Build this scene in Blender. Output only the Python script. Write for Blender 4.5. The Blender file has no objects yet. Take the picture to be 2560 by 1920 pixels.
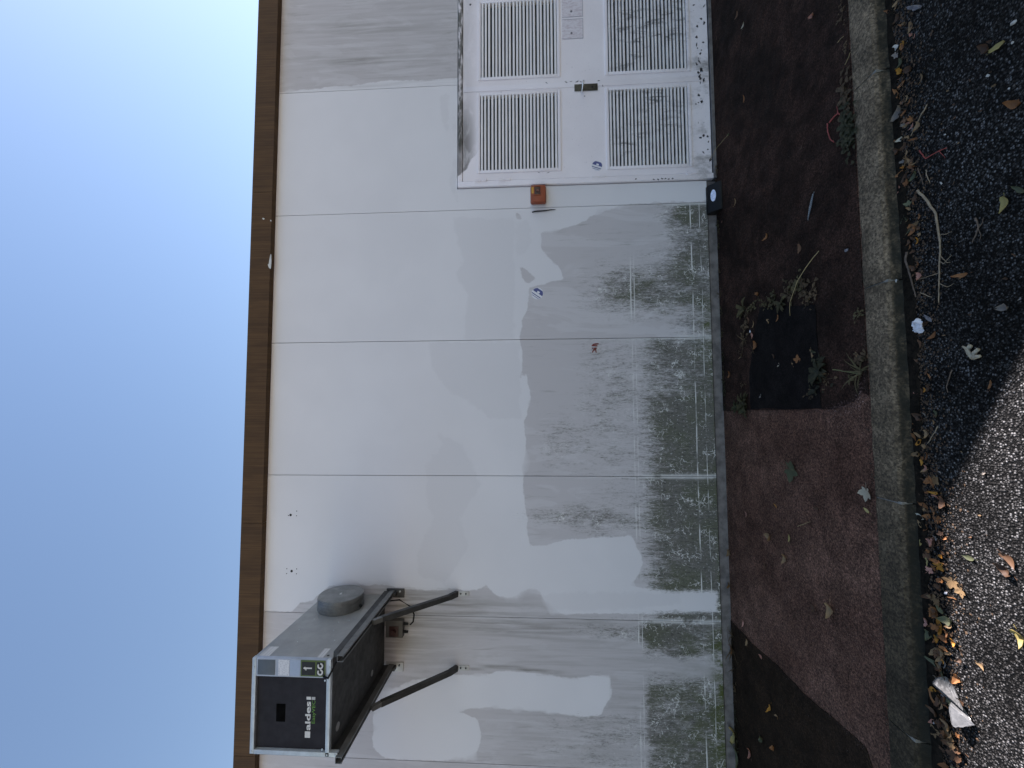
import bpy, bmesh, math, random
import numpy as np
from mathutils import Vector, Matrix
random.seed(7); rng = np.random.default_rng(7)
R_ = math.radians
C = bpy.context.scene.collection
sc = bpy.context.scene

# ------------------------------------------------------------------ camera
CAM_F, PITCH, YAW, ROLL, DIST, CAM_H = 1063.0, 0.0572, 0.0609, -0.0082, 3.751, 1.606
cam_d = bpy.data.cameras.new('camera'); cam = bpy.data.objects.new('camera', cam_d); C.objects.link(cam)
cam_d.sensor_width = 36; cam_d.lens = CAM_F/2560*36; cam_d.clip_start = .05; cam_d.clip_end = 2000
fw = Vector((math.sin(YAW)*math.cos(PITCH), math.cos(YAW)*math.cos(PITCH), math.sin(PITCH)))
rt = Vector((math.cos(YAW), -math.sin(YAW), 0)); up = rt.cross(fw)
r2 = rt*math.cos(ROLL)+up*math.sin(ROLL); u2 = up*math.cos(ROLL)-rt*math.sin(ROLL)
m3 = Matrix((-u2, r2, -fw)).transposed()          # the phone was held on its side: the picture lies rotated by 90 degrees
cam.matrix_world = Matrix.Translation((0, -DIST, CAM_H)) @ m3.to_4x4()
sc.camera = cam
# ------------------------------------------------------------------ sky, sun, exposure
SUN_AZ = R_(17.25); SUN_EL = math.atan(2.36*math.sin(SUN_AZ))              # the sun stands behind the building, low along the wall from the right
sun_dir = Vector((math.cos(SUN_AZ)*math.cos(SUN_EL), math.sin(SUN_AZ)*math.cos(SUN_EL), math.sin(SUN_EL)))
w = bpy.data.worlds.new('World'); sc.world = w; w.use_nodes = True
nt = w.node_tree; bg = nt.nodes['Background']
sky = nt.nodes.new('ShaderNodeTexSky'); sky.sky_type = 'NISHITA'; sky.sun_disc = False
sky.sun_elevation = SUN_EL; sky.sun_rotation = math.pi/2-SUN_AZ
sky.air_density = 1.8; sky.dust_density = 0.3; sky.ozone_density = 3.0; sky.altitude = 100
nt.links.new(sky.outputs[0], bg.inputs[0]); bg.inputs[1].default_value = 0.05
sl = bpy.data.lights.new('sun', 'SUN'); sl.energy = 5.0; sl.angle = R_(.3); sl.color = (1, .965, .92)
so = bpy.data.objects.new('sun', sl); C.objects.link(so); so.rotation_euler = sun_dir.to_track_quat('Z', 'Y').to_euler()
sc.view_settings.view_transform = 'Standard'; sc.view_settings.look = 'None'
sc.view_settings.exposure = 1.86; sc.view_settings.use_white_balance = True; sc.view_settings.white_balance_temperature = 6400; sc.view_settings.white_balance_tint = 19; sc.view_settings.gamma = 1; sc.view_settings.use_curve_mapping = False
sc.cycles.max_bounces = 6

# ------------------------------------------------------------------ helpers
class MB:
    def __init__(s): s.v = []; s.f = []
    def box(s, x0, x1, y0, y1, z0, z1):
        b = len(s.v)
        s.v += [(x, y, z) for z in (z0, z1) for y in (y0, y1) for x in (x0, x1)]
        s.f += [tuple(b+i for i in q) for q in ((0,2,3,1),(4,5,7,6),(0,1,5,4),(2,6,7,3),(0,4,6,2),(1,3,7,5))]
        return s
    def prism(s, pts, axis, a, b):
        """extrude a 2D outline along an axis; pts are the two other coordinates in x,y,z order"""
        n = len(pts); o = len(s.v)
        for t in (a, b):
            for p, q in pts: s.v.append({'x': (t, p, q), 'y': (p, t, q), 'z': (p, q, t)}[axis])
        s.f.append(tuple(o+i for i in range(n))); s.f.append(tuple(o+n+i for i in reversed(range(n))))
        for i in range(n):
            j = (i+1) % n; s.f.append((o+i, o+n+i, o+n+j, o+j))
        return s
    def tube(s, path, r, n=8, cap=True):
        P = [Vector(p) for p in path]; o = len(s.v); rr = r if hasattr(r, '__len__') else [r]*len(P)
        for i, p in enumerate(P):
            t = (P[min(i+1, len(P)-1)]-P[max(i-1, 0)]).normalized()
            a = t.cross(Vector((0, 0, 1)) if abs(t.z) < .9 else Vector((1, 0, 0))).normalized(); b = t.cross(a)
            for k in range(n):
                w = 2*math.pi*k/n; s.v.append(tuple(p+(a*math.cos(w)+b*math.sin(w))*rr[i]))
        for i in range(len(P)-1):
            for k in range(n):
                k2 = (k+1) % n; s.f.append((o+i*n+k, o+i*n+k2, o+(i+1)*n+k2, o+(i+1)*n+k))
        if cap:
            s.f.append(tuple(o+k for k in reversed(range(n)))); s.f.append(tuple(o+(len(P)-1)*n+k for k in range(n)))
        return s
    def bar(s, p0, p1, w, h, up=(0, 0, 1)):
        p0 = Vector(p0); p1 = Vector(p1); t = (p1-p0).normalized(); a = t.cross(Vector(up)).normalized(); b = a.cross(t); o = len(s.v)
        for p in (p0, p1):
            for i, j in ((-1,-1),(1,-1),(1,1),(-1,1)): s.v.append(tuple(p+a*(i*w/2)+b*(j*h/2)))
        s.f += [tuple(o+i for i in q) for q in ((0,1,2,3),(7,6,5,4),(0,4,5,1),(1,5,6,2),(2,6,7,3),(3,7,4,0))]
        return s
    def mesh(s, name, mat, smooth=False):
        m = bpy.data.meshes.new(name); m.from_pydata(s.v, [], s.f)
        bm = bmesh.new(); bm.from_mesh(m); bmesh.ops.recalc_face_normals(bm, faces=bm.faces); bm.to_mesh(m); bm.free()
        if mat: m.materials.append(mat)
        if smooth:
            for p in m.polygons: p.use_smooth = True
        return m
    def build(s, name, mat, parent=None, smooth=False, bevel=0, seg=2):
        m = s.mesh(name, mat, smooth)
        if bevel:
            bm = bmesh.new(); bm.from_mesh(m)
            bmesh.ops.bevel(bm, geom=[e for e in bm.edges if e.is_manifold and e.calc_face_angle(0) > .5], offset=bevel, segments=seg, affect='EDGES', profile=.6)
            bm.to_mesh(m); bm.free()
            for p in m.polygons: p.use_smooth = True
            if hasattr(m, 'set_sharp_from_angle'): m.set_sharp_from_angle(angle=R_(40))
        return link(name, m, parent)
def link(name, m, parent=None):
    o = bpy.data.objects.new(name, m); C.objects.link(o)
    if parent:
        o.parent = parent
    return o
def tag(o, label=None, cat=None, group=None, kind=None):
    for k, v in (('label', label), ('category', cat), ('group', group), ('kind', kind)):
        if v: o[k] = v
    return o
def empty(name, loc, label, cat, group=None, rz=0):
    o = bpy.data.objects.new(name, None); C.objects.link(o); o.location = loc; o.rotation_euler = (0, 0, rz); o.empty_display_size = .1
    return tag(o, label, cat, group)
def local(o, parent):
    """parent without moving: the mesh was written in world coordinates and the parent sits at parent.location"""
    o.parent = parent
    o.location = tuple(-c for c in parent.location)
    return o

# ------------------------------------------------------------------ materials
def mat(name):
    m = bpy.data.materials.new(name); m.use_nodes = True
    return m, m.node_tree, m.node_tree.nodes['Principled BSDF']
class N:
    """terse node builder"""
    def __init__(s, nt): s.nt = nt
    def new(s, t, **k):
        n = s.nt.nodes.new('ShaderNode'+t)
        for a, b in k.items(): setattr(n, a, b)
        return n
    def put(s, sock, v):
        if hasattr(v, 'is_linked') or hasattr(v, 'links'): s.nt.links.new(v, sock)
        else:
            if hasattr(sock.default_value, '__len__') and len(sock.default_value) == 4 and len(v) == 3: v = (*v, 1)
            sock.default_value = v
    def m(s, op, a, b=0.0, c=None, clamp=False):
        n = s.new('Math', operation=op, use_clamp=clamp); s.put(n.inputs[0], a); s.put(n.inputs[1], b)
        if c is not None: s.put(n.inputs[2], c)
        return n.outputs[0]
    def pos(s): return s.new('NewGeometry').outputs['Position']
    def obj(s): return s.new('TexCoord').outputs['Object']
    def sep(s, v):
        n = s.new('SeparateXYZ'); s.put(n.inputs[0], v); return n.outputs
    def scale(s, v, sx, sy, sz):
        n = s.new('Mapping'); s.put(n.inputs['Vector'], v); n.inputs['Scale'].default_value = (sx, sy, sz); return n.outputs[0]
    def noise(s, v, sc, det=4, rough=.55, dist=0, col=False):
        n = s.new('TexNoise'); s.put(n.inputs['Vector'], v); n.inputs['Scale'].default_value = sc; n.inputs['Detail'].default_value = det
        n.inputs['Roughness'].default_value = rough; n.inputs['Distortion'].default_value = dist; return n.outputs[1 if col else 0]
    def vor(s, v, sc, feat='F1', out=0, rand=1):
        n = s.new('TexVoronoi', feature=feat); s.put(n.inputs['Vector'], v); n.inputs['Scale'].default_value = sc; n.inputs['Randomness'].default_value = rand; return n.outputs[out]
    def ss(s, v, a, b, lo=0.0, hi=1.0):
        n = s.new('MapRange', interpolation_type='SMOOTHSTEP'); s.put(n.inputs['Value'], v)
        n.inputs['From Min'].default_value = a; n.inputs['From Max'].default_value = b; n.inputs['To Min'].default_value = lo; n.inputs['To Max'].default_value = hi; return n.outputs[0]
    def mix(s, f, a, b):
        n = s.new('Mix', data_type='RGBA'); s.put(n.inputs[0], f); s.put(n.inputs[6], a); s.put(n.inputs[7], b); return n.outputs[2]
    def mul(s, a, f):
        n = s.new('Mix', data_type='RGBA', blend_type='MULTIPLY'); n.inputs[0].default_value = 1; s.put(n.inputs[6], a)
        g = s.new('CombineColor'); [s.put(g.inputs[i], f) for i in range(3)]; s.put(n.inputs[7], g.outputs[0]); return n.outputs[2]
    def attr(s, name): return s.new('Attribute', attribute_name=name).outputs['Fac']
    def bump(s, h, st, d=.01, nrm=None):
        n = s.new('Bump'); n.inputs['Strength'].default_value = st; n.inputs['Distance'].default_value = d; s.put(n.inputs['Height'], h)
        if nrm is not None: s.put(n.inputs['Normal'], nrm)
        return n.outputs[0]
def plain(name, col, rough=.5, metal=0, var=.12, vs=9, bump=0, spec=None):
    """one colour with uneven tone, fine grain and worn gloss"""
    m, nt, b = mat(name); n = N(nt); p = n.obj()
    f = n.ss(n.noise(p, vs, 6, .65), .3, .7, 1-var, 1+var)
    n.put(b.inputs['Base Color'], n.mul(col, f)); b.inputs['Metallic'].default_value = metal
    n.put(b.inputs['Roughness'], n.ss(n.noise(p, vs*2.3, 4), .3, .7, max(.05, rough-.1), min(1, rough+.1)))
    if spec is not None: b.inputs['Specular IOR Level'].default_value = spec
    if bump: n.put(b.inputs['Normal'], n.bump(n.noise(p, 140, 3), bump, .002))
    return m

# wall paint: the fresh coat, the older coat it was rolled over, and the algae and scrapes near the ground
def wall_material():
    m, nt, b = mat('painted_concrete_panel'); n = N(nt); p = n.pos(); X, Y, Z = n.sep(p)
    flat = n.scale(p, 1, 0, 1)
    edge = n.m('ADD', n.attr('old'), n.m('MULTIPLY', n.m('SUBTRACT', n.noise(flat, 7, 7, .62), .5), .075))
    sw = n.ss(n.noise(flat, 2.6, 2), .54, .68, .005, .05)
    old = n.m('DIVIDE', n.m('ADD', edge, sw), n.m('MULTIPLY', sw, 2.0), clamp=True)
    tone = n.ss(n.m('ADD', n.attr('tone'), n.m('MULTIPLY', n.m('SUBTRACT', n.noise(flat, 9, 5, .65), .5), .13)), -.012, .02)
    base = n.mix(n.ss(n.noise(flat, 1.1, 3), .35, .68), (.70, .695, .715), (.735, .73, .75))
    base = n.mix(n.m('MULTIPLY', tone, .6), base, (.655, .648, .668))
    lap = n.ss(n.noise(n.scale(p, 5, 0, 1.1), 1, 4, .6, 1.5), .52, .60)
    oldc = n.mix(n.m('MULTIPLY', lap, .5), (.54, .52, .53), (.62, .607, .622))
    # streaks that run down the old coat
    st = n.noise(n.scale(p, 34, 0, 3.2), 1, 7, .68, .35)
    stv = n.m('MULTIPLY', n.ss(st, .52, .70), n.ss(n.noise(flat, 2.3, 3), .42, .66))
    oldc = n.mix(n.m('MULTIPLY', stv, .62), oldc, (.29, .285, .27))
    col = n.mix(old, base, oldc)
    # dirt washed down below fixings and on untouched panels; unit's shade painted in
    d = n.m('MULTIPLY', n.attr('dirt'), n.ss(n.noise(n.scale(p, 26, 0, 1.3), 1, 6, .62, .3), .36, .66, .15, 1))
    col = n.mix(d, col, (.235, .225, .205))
    # algae: vertical fibrous growth with clumps, broken up by scrapes
    al = n.attr('alg')
    fib = n.noise(n.scale(p, 46, 0, 9), 1, 8, .72, .5)
    clump = n.noise(n.scale(p, 9, 0, 3.2), 1, 5, .6, .6)
    a = n.m('ADD', n.m('ADD', n.m('MULTIPLY', fib, .75), n.m('MULTIPLY', clump, .55)), n.m('MULTIPLY', al, .62))
    fine = n.noise(n.scale(p, 120, 0, 34), 1, 6, .75)
    a = n.m('ADD', a, n.m('MULTIPLY', n.m('SUBTRACT', fine, .5), .85))
    a = n.m('MULTIPLY', n.ss(a, .77, 1.17), n.ss(al, .03, .25))
    algc = n.mix(n.ss(n.noise(flat, 3.7, 4), .4, .65), (.118, .116, .098), (.088, .096, .056))
    algc = n.mix(n.ss(n.noise(n.scale(p, 70, 0, 22), 1, 5, .7), .5, .68), algc, (.024, .026, .019))
    # green strip of moss right above the foot of the left panels
    moss = n.m('MULTIPLY', n.attr('moss'), n.ss(n.noise(n.scale(p, 16, 0, 8), 1, 6, .7), .38, .6))
    col = n.mix(n.m('MULTIPLY', a, .93), col, algc)
    col = n.mix(moss, col, (.07, .085, .02))
    wv = n.new('VectorMath', operation='ADD'); n.put(wv.inputs[0], flat)
    wd = n.new('VectorMath', operation='SCALE'); n.put(wd.inputs[0], n.noise(flat, 6, 4, .6, 0, True)); wd.inputs['Scale'].default_value = .45
    n.put(wv.inputs[1], wd.outputs[0])
    sc1 = n.ss(n.vor(wv.outputs[0], 9, 'DISTANCE_TO_EDGE'), .010, .040, 1, 0)
    sc1 = n.m('MULTIPLY', sc1, n.ss(n.noise(flat, 7, 5, .65), .50, .60))
    sc2 = n.ss(n.noise(n.scale(p, 80, 0, 45), 1, 4, .7), .58, .68)
    scr = n.m('MULTIPLY', n.m('MAXIMUM', sc1, n.m('MULTIPLY', sc2, .75)), n.ss(al, .12, .5))
    # roller overlap lines that shine through where two lifts meet
    for z, wd_ in ((.765, .005), (.735, .003), (.235, .005), (.155, .003)):
        l = n.ss(n.m('ABSOLUTE', n.m('SUBTRACT', n.m('ADD', Z, n.m('MULTIPLY', n.noise(flat, 1.5, 2), .02)), z+.01)), wd_*.5, wd_*1.3, 1, 0)
        scr = n.m('MAXIMUM', scr, n.m('MULTIPLY', n.m('MULTIPLY', l, n.ss(n.noise(flat, 5, 4), .40, .60)), n.ss(al, .1, .4)))
    col = n.mix(n.m('MULTIPLY', scr, .95), col, (.74, .74, .72))
    # pale lime along the lower joints
    jn = n.m('MULTIPLY', n.attr('joint'), n.m('MULTIPLY', n.ss(al, .12, .5), n.ss(n.noise(flat, 11, 4), .3, .5)))
    col = n.mix(n.m('MULTIPLY', jn, .85), col, (.75, .75, .74))
    g = n.noise(flat, 420, 3, .7)
    col = n.mul(col, n.ss(g, .25, .75, .955, 1.045))
    n.put(b.inputs['Base Color'], col); n.put(b.inputs['Roughness'], n.ss(old, 0, 1, .62, .8)); b.inputs['Specular IOR Level'].default_value = .25
    h = n.m('ADD', n.m('MULTIPLY', g, .5), n.m('MULTIPLY', n.noise(flat, 55, 4), .6))
    n.put(b.inputs['Normal'], n.bump(h, .22, .003))
    return m

def door_material():
    m, nt, b = mat('door_paint'); n = N(nt); p = n.pos(); X, Y, Z = n.sep(p)
    col = n.mix(n.ss(n.noise(p, 2.2, 4), .35, .68), (.82, .775, .805), (.86, .82, .85))
    # grime at the head of the leaves
    wig = n.m('MULTIPLY', n.m('SUBTRACT', n.noise(n.scale(p, 9, 1, 5), 1, 4), .5), .16)
    hx = n.m('MULTIPLY', n.ss(n.m('ADD', n.m('ADD', X, n.m('MULTIPLY', n.m('SUBTRACT', Z, 2.2), 1.3)), wig), 2.235, 2.262), n.ss(X, 2.45, 2.98, 1, .28))
    hd = n.m('MULTIPLY', n.ss(Z, 2.09, 2.24), n.ss(n.noise(n.scale(p, 4, 1, 9), 1, 5, .65, .4), .26, .55, .35, 1))
    col = n.mix(n.m('MULTIPLY', n.m('MULTIPLY', hd, hx), .85), col, (.115, .105, .10))
    top = n.m('MULTIPLY', n.ss(Z, 2.258, 2.266), n.m('MULTIPLY', n.ss(X, 2.33, 2.42), n.ss(n.noise(n.scale(p, 7, 1, 30), 1, 6, .7), .38, .56)))
    col = n.mix(n.m('MULTIPLY', top, .92), col, (.035, .036, .028))
    gr = n.m('MULTIPLY', n.ss(Z, .42, .03), n.ss(n.noise(n.scale(p, 6, 1, 4), 1, 6, .7), .45, .72))
    col = n.mix(n.m('MULTIPLY', gr, .85), col, (.15, .14, .125))
    chips = n.m('MULTIPLY', n.ss(n.noise(n.scale(p, 1, 1, 1.2), 34, 6, .68), .64, .67), n.ss(Z, .30, .06))
    chips = n.m('MULTIPLY', chips, n.ss(n.noise(p, 3.2, 2), .42, .58))
    col = n.mix(chips, col, (.035, .032, .035))
    sp = n.m('MULTIPLY', n.ss(n.noise(p, 90, 3, .6), .70, .74), .8)
    col = n.mix(sp, col, (.2, .19, .2))
    col = n.mul(col, n.ss(n.noise(p, 300, 3), .3, .7, .96, 1.04))
    n.put(b.inputs['Base Color'], col); b.inputs['Roughness'].default_value = .5
    n.put(b.inputs['Normal'], n.bump(n.noise(p, 40, 4), .12, .003))
    return m
def slat_material():
    m, nt, b = mat('slat_paint'); n = N(nt); p = n.pos(); X, Y, Z = n.sep(p)
    col = n.mix(n.ss(n.noise(p, 5, 4), .35, .68), (.80, .78, .785), (.86, .84, .84))
    low = n.ss(Z, 1.05, .85)
    g = n.m('MULTIPLY', low, n.m('MULTIPLY', n.ss(n.noise(n.scale(p, 18, 1, 5), 1, 8, .8, .6), .49, .63), n.ss(n.noise(p, 2.4, 3), .40, .60)))
    col = n.mix(n.m('MULTIPLY', g, .85), col, (.07, .068, .07))
    nz = n.sep(n.new('NewGeometry').outputs['Normal'])[2]
    dust = n.m('MULTIPLY', n.ss(nz, .35, .9), n.ss(n.noise(p, 9, 4), .3, .6, .55, .95))
    col = n.mix(n.m('MULTIPLY', dust, n.ss(Z, 1.1, .9, .5, 1)), col, (.06, .058, .055))
    n.put(b.inputs['Base Color'], col); b.inputs['Roughness'].default_value = .55
    return m
def fascia_material():
    m, nt, b = mat('brown_fascia'); n = N(nt); p = n.pos()
    f = n.noise(n.scale(p, 90, 1, 1.4), 1, 6, .7)
    col = n.mix(n.ss(f, .35, .7), (.066, .034, .0125), (.112, .061, .024))
    col = n.mix(n.m('MULTIPLY', n.ss(n.noise(n.scale(p, 7, 1, 1.5), 1, 5, .65), .42, .68), .55), col, (.046, .024, .010))
    n.put(b.inputs['Base Color'], col); b.inputs['Roughness'].default_value = .72; b.inputs['Specular IOR Level'].default_value = .3
    n.put(b.inputs['Normal'], n.bump(f, .35, .003))
    return m
def ground_material(name, c_lo, c_hi, stone, dens, rough=.85, grain=260, bumpst=.6, stain=.5, specks=None):
    """bound surface: matrix, small stones showing, stains; specks = (x0,x1,y0,y1) zone where pale stones show"""
    m, nt, b = mat(name); n = N(nt); p = n.scale(n.pos(), 1, 1, 0); X, Y, Z = n.sep(p)
    big = n.noise(p, 1.5, 5, .6, .3)
    col = n.mix(n.ss(big, .33, .68), c_lo, c_hi)
    cell = n.vor(p, grain, 'F1', 1); s = n.sep(cell)[0]
    v = n.vor(p, grain, 'F1', 0)
    col = n.mul(col, n.ss(s, 0, 1, .62, 1.42))
    col = n.mul(col, n.ss(n.noise(p, grain*.33, 4, .75), .3, .7, .52, 1.5))
    col = n.mul(col, n.ss(n.sep(n.vor(p, grain*.42, 'F1', 1))[1], 0, 1, .66, 1.4))
    st = n.ss(s, 1-dens, 1-dens*.55)
    if specks is not None: st = n.m('MULTIPLY', st, n.ss(n.noise(p, 2.1, 3, .6), *specks))
    st = n.m('MULTIPLY', st, n.ss(v, .15, .42, 1, 0))
    col = n.mix(st, col, stone)
    col = n.mul(col, n.ss(n.noise(p, 5.5, 6, .7, .4), .38, .66, 1-stain, 1.12))
    n.put(b.inputs['Base Color'], col)
    n.put(b.inputs['Roughness'], n.ss(n.noise(p, 12, 4), .3, .7, rough-.1, min(1, rough+.08))); b.inputs['Specular IOR Level'].default_value = .10
    h = n.m('ADD', n.m('MULTIPLY', n.ss(v, 0, .6, 1, 0), .8), n.m('MULTIPLY', n.noise(p, grain*.5, 4, .7), 1.0))
    n.put(b.inputs['Normal'], n.bump(h, bumpst, .004))
    return m
def road_material():
    m, nt, b = mat('road_asphalt'); n = N(nt); p = n.scale(n.pos(), 1, 1, 0)
    v = n.vor(p, 125, 'F1', 0); s = n.sep(n.vor(p, 125, 'F1', 1))
    col = n.mix(n.ss(s[0], .25, .95), (.0135, .0128, .0122), (.058, .056, .0535))
    col = n.mix(n.ss(s[1], .70, 1.0), col, (.185, .181, .176))
    gap = n.ss(v, .36, .66)
    col = n.mix(gap, col, (.003, .003, .003))
    col = n.mul(col, n.ss(n.noise(p, 3.1, 5, .65), .36, .66, .55, 1.25))
    n.put(b.inputs['Base Color'], col); n.put(b.inputs['Roughness'], n.ss(s[2], 0, 1, .45, .8)); b.inputs['Specular IOR Level'].default_value = .10
    h = n.m('ADD', n.ss(v, .1, .75, 1, 0), n.m('MULTIPLY', n.noise(p, 330, 3, .7), .5))
    tl = n.m('MULTIPLY', s[0], .7)
    n.put(b.inputs['Normal'], n.bump(n.m('ADD', h, tl), 1.0, .006))
    return m
def kerb_material():
    m, nt, b = mat('kerb_concrete'); n = N(nt); p = n.pos(); X, Y, Z = n.sep(p)
    q = n.new('VectorMath', operation='ADD'); n.put(q.inputs[0], p)
    big = n.ss(n.m('ADD', X, n.m('MULTIPLY', n.noise(p, 2.2, 4), 1.1)), -1.2, 1.5)
    col = n.mix(big, (.043, .033, .019), (.175, .131, .084))
    s = n.sep(n.vor(p, 120, 'F1', 1))[0]
    col = n.mul(col, n.ss(s, 0, 1, .6, 1.4))
    col = n.mul(col, n.ss(n.noise(p, 60, 4, .75), .32, .68, .62, 1.35))
    col = n.mul(col, n.ss(n.noise(p, 6, 6, .7), .34, .66, .55, 1.2))
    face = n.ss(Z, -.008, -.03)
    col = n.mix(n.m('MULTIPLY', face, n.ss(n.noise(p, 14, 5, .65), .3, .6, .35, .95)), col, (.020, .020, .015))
    n.put(b.inputs['Base Color'], col); b.inputs['Roughness'].default_value = .9; b.inputs['Specular IOR Level'].default_value = .25
    n.put(b.inputs['Normal'], n.bump(n.m('ADD', n.noise(p, 190, 4, .7), n.m('MULTIPLY', n.noise(p, 30, 4), .7)), .7, .006))
    return m
def leaf_material(name, c1, c2):
    m, nt, b = mat(name); n = N(nt); p = n.obj()
    oi = n.new('ObjectInfo').outputs['Random']
    f = n.m('ADD', n.m('MULTIPLY', n.noise(p, 55, 4, .65), .9), n.m('MULTIPLY', oi, .55))
    col = n.mix(n.ss(f, .45, .95), c1, c2)
    col = n.mul(col, n.ss(n.noise(p, 130, 3), .35, .65, .72, 1.15))
    n.put(b.inputs['Base Color'], col); b.inputs['Roughness'].default_value = .62; b.inputs['Specular IOR Level'].default_value = .3
    return m
M = {}
M['wall'] = wall_material(); M['door'] = door_material(); M['slat'] = slat_material(); M['fascia'] = fascia_material()
M['joint'] = plain('joint_filler', (.10, .10, .105), .9)
M['core'] = plain('raw_block', (.12, .12, .12), .9)
M['plinth'] = plain('plinth_concrete', (.15, .14, .137), .85, var=.35, vs=14, bump=.4)
M['void'] = plain('louvre_void', (.012, .012, .015), .8)
M['chip'] = plain('bare_metal_chip', (.03, .028, .035), .7)
M['chrome'] = plain('polished_steel', (.75, .75, .74), .22, 1)
M['steel_dark'] = plain('tarnished_plate', (.055, .054, .042), .45, .5, .35, 40)
M['pave'] = ground_material('red_asphalt', (.092, .046, .031), (.142, .077, .053), (.42, .29, .24), .10, specks=(.42, .6), stain=.32)
M['pave_dark'] = ground_material('old_red_asphalt', (.0185, .0105, .0075), (.046, .0235, .0165), (.12, .10, .095), .05, specks=(.4, .6), stain=.5)
M['pave_brown'] = ground_material('brown_asphalt', (.0195, .0112, .0060), (.026, .0155, .0088), (.07, .055, .045), .05, specks=(.45, .6), stain=.35)
M['pave_black'] = ground_material('black_asphalt', (.0068, .0052, .0050), (.0100, .0080, .0076), (.06, .06, .06), .03, specks=(.5, .6), stain=.4, bumpst=.4)
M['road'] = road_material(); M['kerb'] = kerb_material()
M['yard'] = ground_material('yard_concrete', (.33, .30, .26), (.40, .37, .325), (.45, .42, .38), .1, grain=60)
M['dirt'] = plain('leaf_mould', (.014, .0105, .007), .95, var=.6, vs=45, bump=.9, spec=.1)

# ------------------------------------------------------------------ ground
def sheet(name, outline, z, m, kind='structure', thick=.004):
    """flat slab with its own edge; big enough ones need no subdivision"""
    return tag(MB().prism(outline, 'z', z-thick, z).build(name, m), kind=kind)
ROAD_Z = -.06
sheet('ground', [(-300, -300), (300, -300), (300, 300), (-300, 300)], ROAD_Z-.02, M['yard'])
sheet('road', [(-60, -7.6), (60, -7.6), (60, -1.70), (-60, -1.70)], ROAD_Z, M['road'], thick=.012)
sheet('pavement', [(-60, -1.606), (60, -1.606), (60, .03), (-60, .03)], 0.0, M['pave'], thick=.06)
def wob(pts, amp=.008, step=.06, closed=True):
    out = []
    n = len(pts)
    for i in range(n if closed else n-1):
        a, b = Vector(pts[i]), Vector(pts[(i+1) % n]); k = max(1, min(60, int((b-a).length/step)))
        for j in range(k):
            q = a.lerp(b, j/k); out.append((q.x+random.uniform(-amp, amp), q.y+random.uniform(-amp, amp)))
    return out
sheet('old_asphalt_strip', wob([(-0.017, 0.074), (-0.011, -0.401), (-0.006, -0.957), (-0.003, -1.317), (0.009, -1.418), (0.031, -1.501), (0.084, -1.548), (0.153, -1.576)], .004, .05, False)
      + [(.06, -1.602), (8, -1.602), (8, .026), (-.02, .026)], .004, M['pave_dark'], thick=.006)
sheet('brown_asphalt_patch', wob([(-1.763, 0.052), (-1.759, -0.331), (-1.726, -0.664), (-1.724, -0.976), (-1.692, -1.206), (-1.672, -1.398), (-1.669, -1.527)], .005, .05, False)
      + [(-1.9, -1.602), (-6, -1.602), (-6, .026), (-1.82, .026)], .004, M['pave_brown'], thick=.006)
sheet('black_asphalt_patch', wob([(0.722, -0.656), (0.65, -1.006), (0.596, -1.246), (0.445, -1.254), (0.263, -1.251), (0.0, -1.252), (-0.002, -0.895), (0.003, -0.468), (0.263, -0.47), (0.513, -0.549)], .006), .008, M['pave_black'], thick=.006)

random.seed(3)
sheet('gutter_dirt', [(-4, -1.74)]+[(x_, -1.79-abs(random.gauss(0, .018))-.012*math.sin(x_*3)) for x_ in np.arange(-4, 5, .03)]+[(5, -1.74)], ROAD_Z+.004, M['dirt'], thick=.005)
def kerb_profile():
    return [(-1.604, -.058), (-1.604, -.003), (-1.608, .0015), (-1.70, .001), (-1.728, -.004), (-1.742, -.016), (-1.756, -.058), (-1.757, -.20), (-1.604, -.20)]
kb = empty('kerb', (.58, -1.68, 0), 'grey concrete kerb of metre long stones between the red pavement and the road', 'kerb')
x = .583
for i in range(-8, 9):
    x0 = .583+i*1.005
    k = MB(); pr = kerb_profile(); nseg = 22; o = 0
    xs = [x0+.003+(.999*j/nseg) for j in range(nseg+1)]
    for xx in xs:
        for y, z in pr: k.v.append((xx, y+random.uniform(-.003, .003), z+random.uniform(-.0018, .0018)))
    n_ = len(pr)
    for j in range(nseg):
        for a in range(n_):
            b = (a+1) % n_; k.f.append((j*n_+a, j*n_+b, (j+1)*n_+b, (j+1)*n_+a))
    k.f.append(tuple(range(n_))); k.f.append(tuple(nseg*n_+a for a in reversed(range(n_))))
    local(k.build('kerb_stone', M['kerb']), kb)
mort = plain('pale_mortar', (.20, .19, .16), .9, var=.3, vs=30)
for i in range(-8, 9):
    x0 = .583+i*1.005
    local(MB().box(x0-.005, x0+.006, -1.744, -1.606, -.05, -.004).build('mortar_joint', mort), kb)

# ------------------------------------------------------------------ building
bld = empty('industrial_building', (0, 0, 0), 'long flat roofed building clad in pale grey painted concrete panels under a brown fascia', 'building')
JX = [3.024-1.2*i for i in range(-3, 11)]          # joints: 6.6 ... -9
TOP, BOT = 4.10, .085
DOOR = (2.022, 3.938, 2.317)                          # opening: x0, x1, top
def sdf(pts, poly):
    """signed distance, positive inside"""
    P = np.asarray(poly, float); x, z = pts[:, 0], pts[:, 1]; d = np.full(len(x), 1e9); ins = np.zeros(len(x), bool)
    for i in range(len(P)):
        a, b = P[i], P[(i+1) % len(P)]; e = b-a; wx, wz = x-a[0], z-a[1]
        t = np.clip((wx*e[0]+wz*e[1])/max(e@e, 1e-9), 0, 1); d = np.minimum(d, np.hypot(wx-e[0]*t, wz-e[1]*t))
        c = ((a[1] > z) != (b[1] > z)) & (x < (b[0]-a[0])*(z-a[1])/(b[1]-a[1]+1e-12)+a[0]); ins ^= c
    return np.where(ins, d, -d)
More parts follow.
